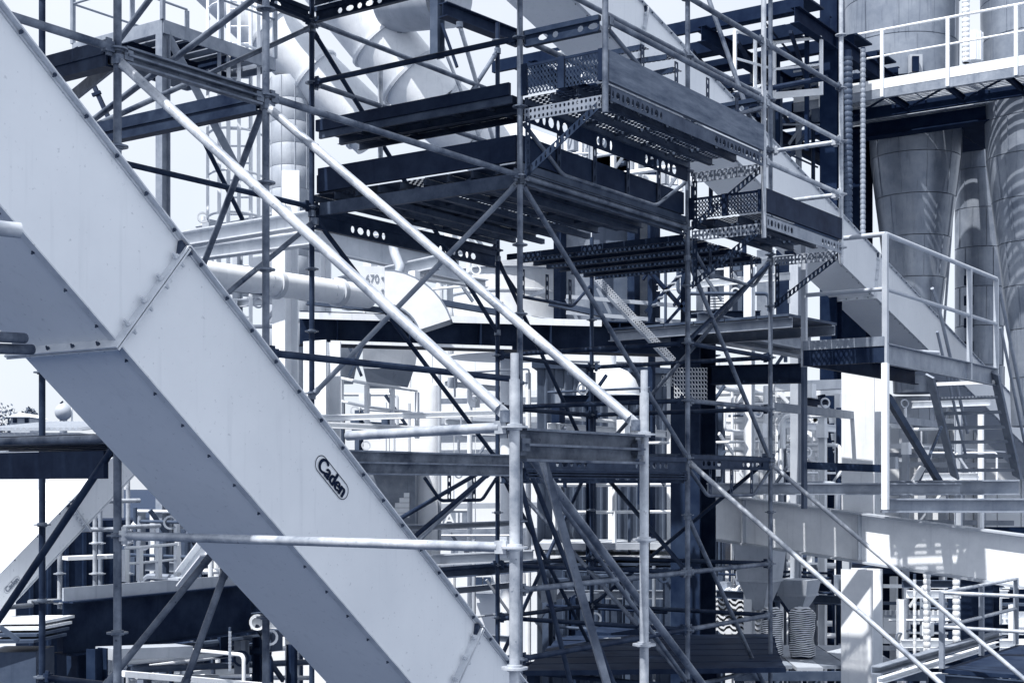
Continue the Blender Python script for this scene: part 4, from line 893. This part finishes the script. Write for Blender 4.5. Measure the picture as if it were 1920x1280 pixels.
AN.p('shade_wall', MB().box(gz(P(690, HY, 23)), gz(P(778, HY, 23)) - gz(P(690, HY, 23)), Vector((0, 1.5, 0)), Z * zt_(868, 23)), 'steel')
for i in range(5): AN.p('lap_board', MB().box(P(724 + i * 0, 970 - i * 9.5, 22.6) + Vector((i * .07, 0, 0)), Vector((.36 - i * .07, 0, 0)), Vector((0, .1, 0)), Z * .072), 'white')
AN.p('cap', MB().box(P(690, 874, 22.7), Vector((.82, 0, 0)), Vector((0, 1.8, 0)), Z * .1), 'mid')
beam('grey frame beam below the silo, rising slightly right', P(745, 984, 16.5), P(962, 975, 16.2), .12, .07, 'steel')
beam('pale frame beam lower below the silo', P(790, 1040, 17), P(1000, 1030, 16.7), .12, .13, 'grey')
beam('dark stepped beam right of the big duct, low', P(820, 1066, 17.5), P(1010, 1052, 17), .14, .12, 'mid')
for i, (x0, y0, d0, x1, y1, d1) in enumerate(((590, 778, 16, 930, 768, 15.6), (600, 790, 16.2, 940, 806, 16.6))):
    beam('bright long channel %s under the hopper guard rail' % ('upper one' if i == 0 else 'lower one'), P(x0, y0, d0), P(x1, y1, d1), .08, .07, 'white')
# ------------------------------------------------------------------ right background fill
RB = T('white_plant_house', 'white walled plant house behind the stairs', 'building', gz(P(1690, HY, 36)))
rb = gz(P(1335, HY, 36)); rx = gz(P(1960, HY, 36)) - rb
for i in range(14): RB.p('wall_panel', MB().box(rb + rx * (i / 14), rx / 14 - Vector((.02, 0, 0)), Vector((0, .3, 0)), Z * zt_(742, 36)), 'pale')
for y, m in ((758, 'grey'), (790, 'white'), (800, 'steel'), (838, 'white'), (855, 'steel'), (872, 'grey'), (980, 'steel')): RB.p('rail', MB().bar(P(1460, y - 4, 34.6), P(1900, y, 34.6), .1, .12), m)
for x in (1695, 1730, 1768, 1800, 1840): RB.p('pilaster', MB().bar(gz(P(x, HY, 35.8)), P(x, 745, 35.8), .2, .14, A), 'grey')
vessel('round grey tank roofed white behind the landing leg', 1712, 30, [(744, 38), (790, 38)], 'grey', name='roof_tank')
TR = T('white_truss_frame', 'white lattice frames and pipes behind the perforated landing leg', 'frame', gz(P(1520, HY, 25)))
for x in (1462, 1482, 1520, 1572): TR.p('upright', MB().bar(gz(P(x, HY, 25)), P(x, 738, 25), .1, .12, A), 'white')
for y in (738, 790, 822, 838): TR.p('chord', MB().bar(P(1455, y, 24.9), P(1585, y - 4, 25.1), .1, .12), 'white')
for x0, y0, x1, y1 in ((1462, 738, 1515, 800), (1490, 738, 1530, 790), (1482, 820, 1530, 870), (1520, 800, 1545, 760), (1455, 860, 1500, 820)): TR.p('lacing', MB().bar(P(x0, y0, 24.8), P(x1, y1, 24.8), .06, .07), 'white')
TR.p('dark_strut', MB().bar(P(1540, 740, 24.6), P(1562, 900, 24.6), .1, .16, Vector((0, -1, 0))), 'dark'); TR.p('head_beam', MB().bar(P(1448, 725, 24.2), P(1590, 720, 24.4), .3, .16), 'dirtywhite')
TR.p('valve', MB().lathe(P(1468, 862, 23.8), [(.02, -.12), (.12, -.1), (.14, 0), (.12, .1), (.02, .12)], 16, True, Vector((1, -.4, 0))), 'white')
for i in range(6): TR.p('pipe', MB().tube(P(1340, 712 + i * 26, 26), P(1460, 708 + i * 27, 26), .05 if i % 2 else .09, 10), 'white' if i != 2 else 'mid')
# ------------------------------------------------------------------ lower left
LB_ = beam('dark deep beam with a pale kerb at the lower left', P(118, 1126, 13.2), P(470, 1092, 15.0), .3, .5, 'dark')
LB_.p('kerb_plate', MB().bar(P(118, 1114, 13.1), P(470, 1086, 14.9), .02, .12), 'grey')
column('dark column under the deep beam at the lower left', 150, 1140, 13.6, .3, .3, 'dark')
column('dark slim column left of the deep beam', 182, 1215, 12.6, .12, .14, 'dark')
guard('white guard rail on the deep beam at the lower left', [P(235, 1090, 14.4), P(262, 1088, 14.6), P(332, 1080, 15)], .34, .22, .016, 'white')
BS = T('background_scaffold', 'small pale tube scaffold under the grey duct at the lower left', 'scaffold', gz(P(150, HY, 15)))
for x, yt, d, m in ((112, 1008, 14.5, 'galv'), (178, 935, 15.5, 'galv'), (240, 875, 16, 'galv'), (188, 950, 16.5, 'steel')):
    st = BS.tube('standard', gz(P(x, HY, d)), P(x, yt, d), .0242, m)
    for y in (1018, 1075, 1130): BS.inst('coupler', ROSG, P(x, y, d), None, st)
for x0, y0, d0, x1, y1, d1 in ((122, 993, 15, 215, 992, 15.2), (232, 988, 15.4, 300, 985, 15.8), (160, 940, 15, 262, 938, 15.4), (55, 1128, 14, 108, 1126, 14.4), (0, 1139, 13.6, 60, 1134, 14)):
    BS.tube('ledger', P(x0, y0, d0), P(x1, y1, d1), .0242, 'galv')
BS.p('board', MB().bar(P(122, 1046, 15.5), P(215, 1042, 15.8), .22, .04), 'white')
DM = T('dark_backdrop_house', 'dark backdrop house standing for shadow behind the small pale scaffold at the lower left', 'building', gz(P(300, HY, 19)))
dm0 = gz(P(30, HY, 18.5)); dmx = gz(P(585, HY, 20.5)) - dm0
ribbed(DM, 'wall_sheet', dm0, dmx, zt_(975, 19), 18, 'dark')  # dark sheets added as backdrop, standing for shadowed machinery
DM.p('core', MB().box(dm0 + Vector((0, .05, 0)), dmx, Vector((0, 3, 0)), Z * (zt_(975, 19) - .03)), 'black')
for x, m in ((262, 'steel'), (292, 'white'), (312, 'grey'), (352, 'white'), (520, 'white'), (528, 'galv'), (552, 'steel')):
    DM.p('pilaster', MB().bar(gz(P(x, HY, 18.3)), P(x, 955, 18.3), .09, .12, A), m)
for i in range(5): DM.p('horizontal_pipe', MB().tube(P(200 + i * 14, 1216 + i * 13, 13.6), P(585, 1150 + i * 30, 16.4), .026 + .008 * (i % 2), 8), ('steel', 'mid', 'white', 'mid', 'galv')[i])
DM.p('cable_tray', MB().bar(P(195, 1224, 12.8), P(345, 1218, 13.4), .3, .1), 'grey'); DM.p('cable_tray', MB().bar(P(230, 1262, 12.4), P(560, 1290, 13.4), .1, .05), 'white')
DM.p('white_pipe', MB().pipe([P(333, 1010, 17), P(335, 1068, 17), P(350, 1072, 17), P(412, 1070, 17)], .035, 10), 'white')
BR = T('white_raking_prop', 'white raking prop leaning to the big duct at the lower left', 'prop', P(342, 1084, 12.4)); BR.p('flange', MB().ibeam(P(342, 1084, 12.4), P(388, 1026, 11.6), .12, .14, .012, .01), 'white'); BR.p('foot', MB().box(P(335, 1088, 12.5), A * .14, B * .14, Z * .02), 'grey')
for i, (x, y0, y1) in enumerate(((431, 1175, 1258), (428, 1205, 1250))):
    if i == 0: hose('white spiral chain hanging at the lower left', x, y0, y1, 12.5, .014, 'mid', 'white', .03)
PF = T('pile_of_plates', 'pale plates stacked on a frame at the left edge, low', 'plates', P(50, 1200, 12))
for i in range(4): PF.p('plate', MB().box(P(-30, 1170 + i * 12, 12.6 - i * .1), Vector((.5 - .03 * i, .05, 0)), Vector((.1, .6, 0)), Z * .025), 'white' if i in (0, 1) else 'mid')
PF.p('frame_bar', MB().bar(P(0, 1175, 12), P(35, 1200, 12), .02, .04), 'mid'); PF.p('stand', MB().box(gz(P(-30, HY, 12.4)), Vector((.45, 0, 0)), Vector((0, .5, 0)), Z * zt_(1222, 12.4)), 'mid')
# far left: corrugated roof, house, sphere tank, tree
CRF = T('roofed_shed', 'corrugated roof edge beyond the left scaffold deck', 'building', gz(P(60, HY, 26)))
for i in range(16):
    e = P(-30 + i * 11.5, 806, 26); CRF.p('roof_sheet', MB().ext([e + Vector((x_, 0, z_)) for x_, z_ in ((0, 0), (.04, .05), (.07, .05), (.105, 0), (.105, -.012), (0, -.012))], Vector((.2, 3, .25))), 'grey')
CRF.p('wall', MB().box(gz(P(-30, HY, 26.2)), Vector((1.75, 0, 0)), Vector((0, 3, 0)), Z * (zt_(808, 26) - .02)), 'pale')
HS = T('small_house', 'tiny pale house with dark windows at the far left', 'house', gz(P(38, HY, 60)))
hb = gz(P(20, HY, 60)); HS.p('wall', MB().box(hb, Vector((.8, 0, 0)), Vector((0, 2, 0)), Z * zt_(782, 60)), 'grey'); HS.p('roof', MB().ext([hb + Vector((-.1, -.2, zt_(782, 60))), hb + Vector((.9, -.2, zt_(782, 60))), hb + Vector((.4, -.2, zt_(773, 60)))], Vector((0, 2.4, 0))), 'white')
for x in (24, 46): HS.p('window', MB().box(P(x, 792, 59.95), Vector((.16, 0, 0)), Vector((0, .1, 0)), Z * .18), 'dark')
SP = T('sphere_tank', 'small grey sphere tank on legs at the far left', 'tank', gz(P(119, HY, 45)))
c = P(119, 772, 45); SP.p('shell', MB().lathe(c, [(max(.02, .27 * math.sin(math.pi * i / 12)), -.27 * math.cos(math.pi * i / 12)) for i in range(13)], 24), 'grey'); SP.p('stand', MB().lathe(gz(c), [(.12, 0), (.12, c.z - .24)], 12), 'steel')
SP.p('mast', MB().tube(P(135, 800, 45), P(135, 745, 45), .03, 8), 'white'); SP.p('vent', MB().tube(P(113, 757, 45), P(118, 752, 45), .03, 8), 'dark')
TRE = T('far_tree', 'far leafy tree at the left edge beside the tiny house', 'tree', gz(P(8, HY, 66)))
tb = gz(P(8, HY, 66)); TRE.p('trunk', MB().tube(tb, tb + Z * 7, .22, 8, .1).tube(tb + Z * 6, tb + Vector((.7, 0, 8)), .08, 6, .03).tube(tb + Z * 6, tb + Vector((-.7, .3, 8.2)), .08, 6, .03), 'bark')
lm = MB()
for i in range(900):
    k = random.choice(((0, 0, 8.1, .75), (.7, 0, 7.7, .5), (-.8, .2, 7.9, .7), (.2, -.3, 7.3, .55), (1.1, .2, 8.3, .35)))
    a = random.uniform(0, 6.28); e = random.uniform(-1, 1); rr = k[3] * random.uniform(.4, 1)
    c = tb + Vector((k[0] + rr * math.cos(a) * math.sqrt(1 - e * e), k[1] + rr * math.sin(a) * math.sqrt(1 - e * e), k[2] + rr * e))
    u_ = Vector((random.uniform(-1, 1), random.uniform(-1, 1), random.uniform(-1, 1))).normalized() * .09; v_ = u_.cross(Vector((random.uniform(-1, 1), random.uniform(-1, 1), .3))).normalized() * .05
    lm.add([c - u_, c + v_, c + u_, c - v_], [(0, 1, 2, 3)])
TRE.p('crown', lm, 'leaf')

# ------------------------------------------------------------------ dense plant steel between the big pieces
def rack(label, x0, x1, y0, y1, d, seed, ms=('white', 'grey', 'steel'), nv=5, nh=6, diag=3, cat='pipe rack', toground=True, thick=1.0):
    rn = random.Random(seed); Th = T('pipe_rack', label, cat, gz(P((x0 + x1) / 2, HY, d)))
    for i in range(nv):
        x = x0 + (x1 - x0) * (i + rn.uniform(.1, .9)) / nv; dd = d + rn.uniform(0, 1.6); yt = y0 + rn.uniform(0, .35) * (y1 - y0)
        bot = gz(P(x, HY, dd)) if toground else P(x, y1, dd)
        if rn.random() < .55: Th.p('upright', MB().ibeam(bot, P(x, yt, dd), .10 * thick, .12 * thick, .01, .008, A if rn.random() < .5 else B), rn.choice(ms))
        else: Th.tube('riser', bot, P(x, yt, dd), rn.choice((.025, .04, .06)) * thick, rn.choice(ms), n=10)
    for i in range(nh):
        y = y0 + (y1 - y0) * (i + rn.uniform(.1, .9)) / nh; dd = d + rn.uniform(-.4, 1.4); a, b = x0 + rn.uniform(0, .3) * (x1 - x0), x1 - rn.uniform(0, .3) * (x1 - x0)
        p = P(a, y, dd); q = hit(p, A if rn.random() < .5 else -B, b) if rn.random() < .8 else P(b, y, dd)
        k = rn.random()
        if k < .35: Th.p('pipe', MB().pipe([p + Z * rn.choice((-.5, .4)), p, q, q - Z * rn.uniform(.2, .7)], rn.choice((.02, .03, .045)) * thick, 8, 4), rn.choice(ms))
        elif k < .7: Th.p('rail', MB().tube(p, q, .02 * thick, 8), rn.choice(ms))
        else: Th.p('cross_beam', MB().chan(p, q, .07 * thick, .12 * thick, .01), rn.choice(ms))
    for i in range(diag):
        x = rn.uniform(x0, x1); y = rn.uniform(y0, y1); l = rn.uniform(25, 70); sg = rn.choice((-1, 1))
        Th.p('lacing', MB().bar(P(x, y, d + .2), P(x + l * sg * .7, y + l, d + .5), .03 * thick, .05 * thick), rn.choice(ms))
    for i in range(3):
        x = rn.uniform(x0, x1); y = rn.uniform(y0 + 10, y1); e = P(x, y, d + .1); Th.p('junction_box', MB().box(e, A * .16, B * .14, Z * .22), rn.choice(ms))
        Th.p('valve_wheel', MB().lathe(P(rn.uniform(x0, x1), rn.uniform(y0, y1), d), [(.06, -.01), (.085, -.012), (.085, .012), (.06, .01)], 14, False, Vector((.3, -1, .1))), rn.choice(ms))
    return Th
rack('pale pipes and rails left of the silo behind the grey hopper', 630, 780, 735, 850, 25, 3, ms=('white', 'dirtywhite', 'mid'), nv=4, nh=6, diag=4)
rack('few thin pale pipes right of the silo against the white hall', 828, 1005, 660, 900, 30, 5, ms=('white', 'grey', 'white'), nv=2, nh=5, diag=1)
rack('low pale pipes in front of the white hall wall', 800, 1005, 990, 1270, 27, 8, ms=('white', 'grey', 'steel'), nv=3, nh=6, diag=2)
rack('thin steelwork under the sun dapple sheet, right of the dark column', 1338, 1450, 690, 900, 22, 11, ms=('white', 'white', 'mid'), nv=4, nh=8, diag=5)
rack('pipes and props behind the perforated landing leg', 1450, 1590, 730, 920, 22.5, 12, ms=('white', 'white', 'steel', 'dark'), nv=4, nh=7, diag=5)
rack('pipe clutter under the plate girder by the hoppers', 1340, 1600, 1055, 1130, 22, 14, ms=('white', 'steel', 'mid', 'dark'), nv=6, nh=8, diag=2)
rack('conveyor pipework right of the bright column', 1662, 1920, 1075, 1260, 22.5, 15, ms=('white', 'steel', 'mid', 'dark'), nv=8, nh=12, diag=3)
rack('thin pipes behind the stair treads', 1668, 1900, 755, 900, 26, 16, ms=('white', 'white', 'grey'), nv=3, nh=5, diag=2)
rack('dark pipework at the foot of the ribbed shed', 1015, 1262, 1060, 1250, 18.5, 18, ms=('dark', 'mid', 'steel'), nv=5, nh=9, diag=4)
rack('shaded rails and conduits in front of the ribbed shed', 1010, 1260, 690, 900, 21, 19, ms=('dark', 'mid', 'steel', 'white'), nv=4, nh=8, diag=4)
rack('dark pipework under the deep beam at the lower left', 190, 560, 1165, 1290, 14.8, 21, ms=('dark', 'mid', 'steel', 'white'), nv=8, nh=10, diag=5)
rack('pale conduits in front of the dark backdrop house', 230, 420, 950, 1090, 17, 22, ms=('white', 'steel', 'mid'), nv=7, nh=7, diag=3)
rack('pale frames left of the clad stack under the caged ladder', 345, 560, 405, 640, 21, 23, ms=('white', 'dirtywhite', 'grey'), nv=3, nh=6, diag=4)
rack('pale steelwork over the centre beam by the elbow casing', 640, 900, 425, 590, 22, 24, ms=('white', 'dirtywhite', 'grey'), nv=4, nh=7, diag=6, toground=False)
rack('dark crossing steel behind the lower outrigger deck', 1220, 1500, 455, 640, 23.5, 26, ms=('dark', 'mid', 'steel', 'white'), nv=7, nh=8, diag=9, toground=False)
rack('pale bracing seen through the outrigger deck brackets', 1040, 1300, 215, 345, 25, 27, ms=('white', 'grey', 'mid'), nv=5, nh=5, diag=5, toground=False)
rack('dark hangers and pipes beside the black column, high up', 1400, 1560, 120, 420, 27, 28, ms=('dark', 'mid', 'steel'), nv=6, nh=7, diag=8, toground=False)

WF = T('shading_walkway', 'steel walkway floor added to shade the plate girder, right of the dark column', 'walkway', Vector((2.6, 17.6, CAMZ + 2.0)))
w0 = Vector((1.55, 18.55, CAMZ + 1.96)); w1 = Vector((3.55, 16.95, CAMZ + 1.96)); wd_ = (w1 - w0).normalized(); wn = Vector((wd_.y, -wd_.x, 0)) * -1
for i in range(6): WF.p('floor_plate', MB().box(w0 + (w1 - w0) * (i / 6) - wn * .55, (w1 - w0) / 6 - wd_ * .012, wn * 1.25, Z * .03), 'plank')  # plates placed to throw shade on the girder's left half
for t in (-.5, .6): WF.p('bearer', MB().chan(w0 + wn * t - Z * .07, w1 + wn * t - Z * .07, .06, .12, .01), 'steel')

GROUPS = {'scaffold deck': 'decks laid on the scaffold', 'column': 'steel columns of the plant', 'beam': 'steel beams of the plant', 'pipe rack': 'pipework and rails behind the scaffold',
          'hose': 'ribbed and spiral hoses', 'sack': 'sacks with painted sun stripes under the hoppers', 'hopper': 'hoppers of the plant', 'duct': 'ducts of the plant', 'guard rail': 'white guard rails',
          'vessel': 'clad vessels at the upper right', 'pipe': 'white pipes at the upper left'}
for o in bpy.data.objects:
    if o.parent is None and o.get('category') in GROUPS: o['group'] = GROUPS[o['category']]
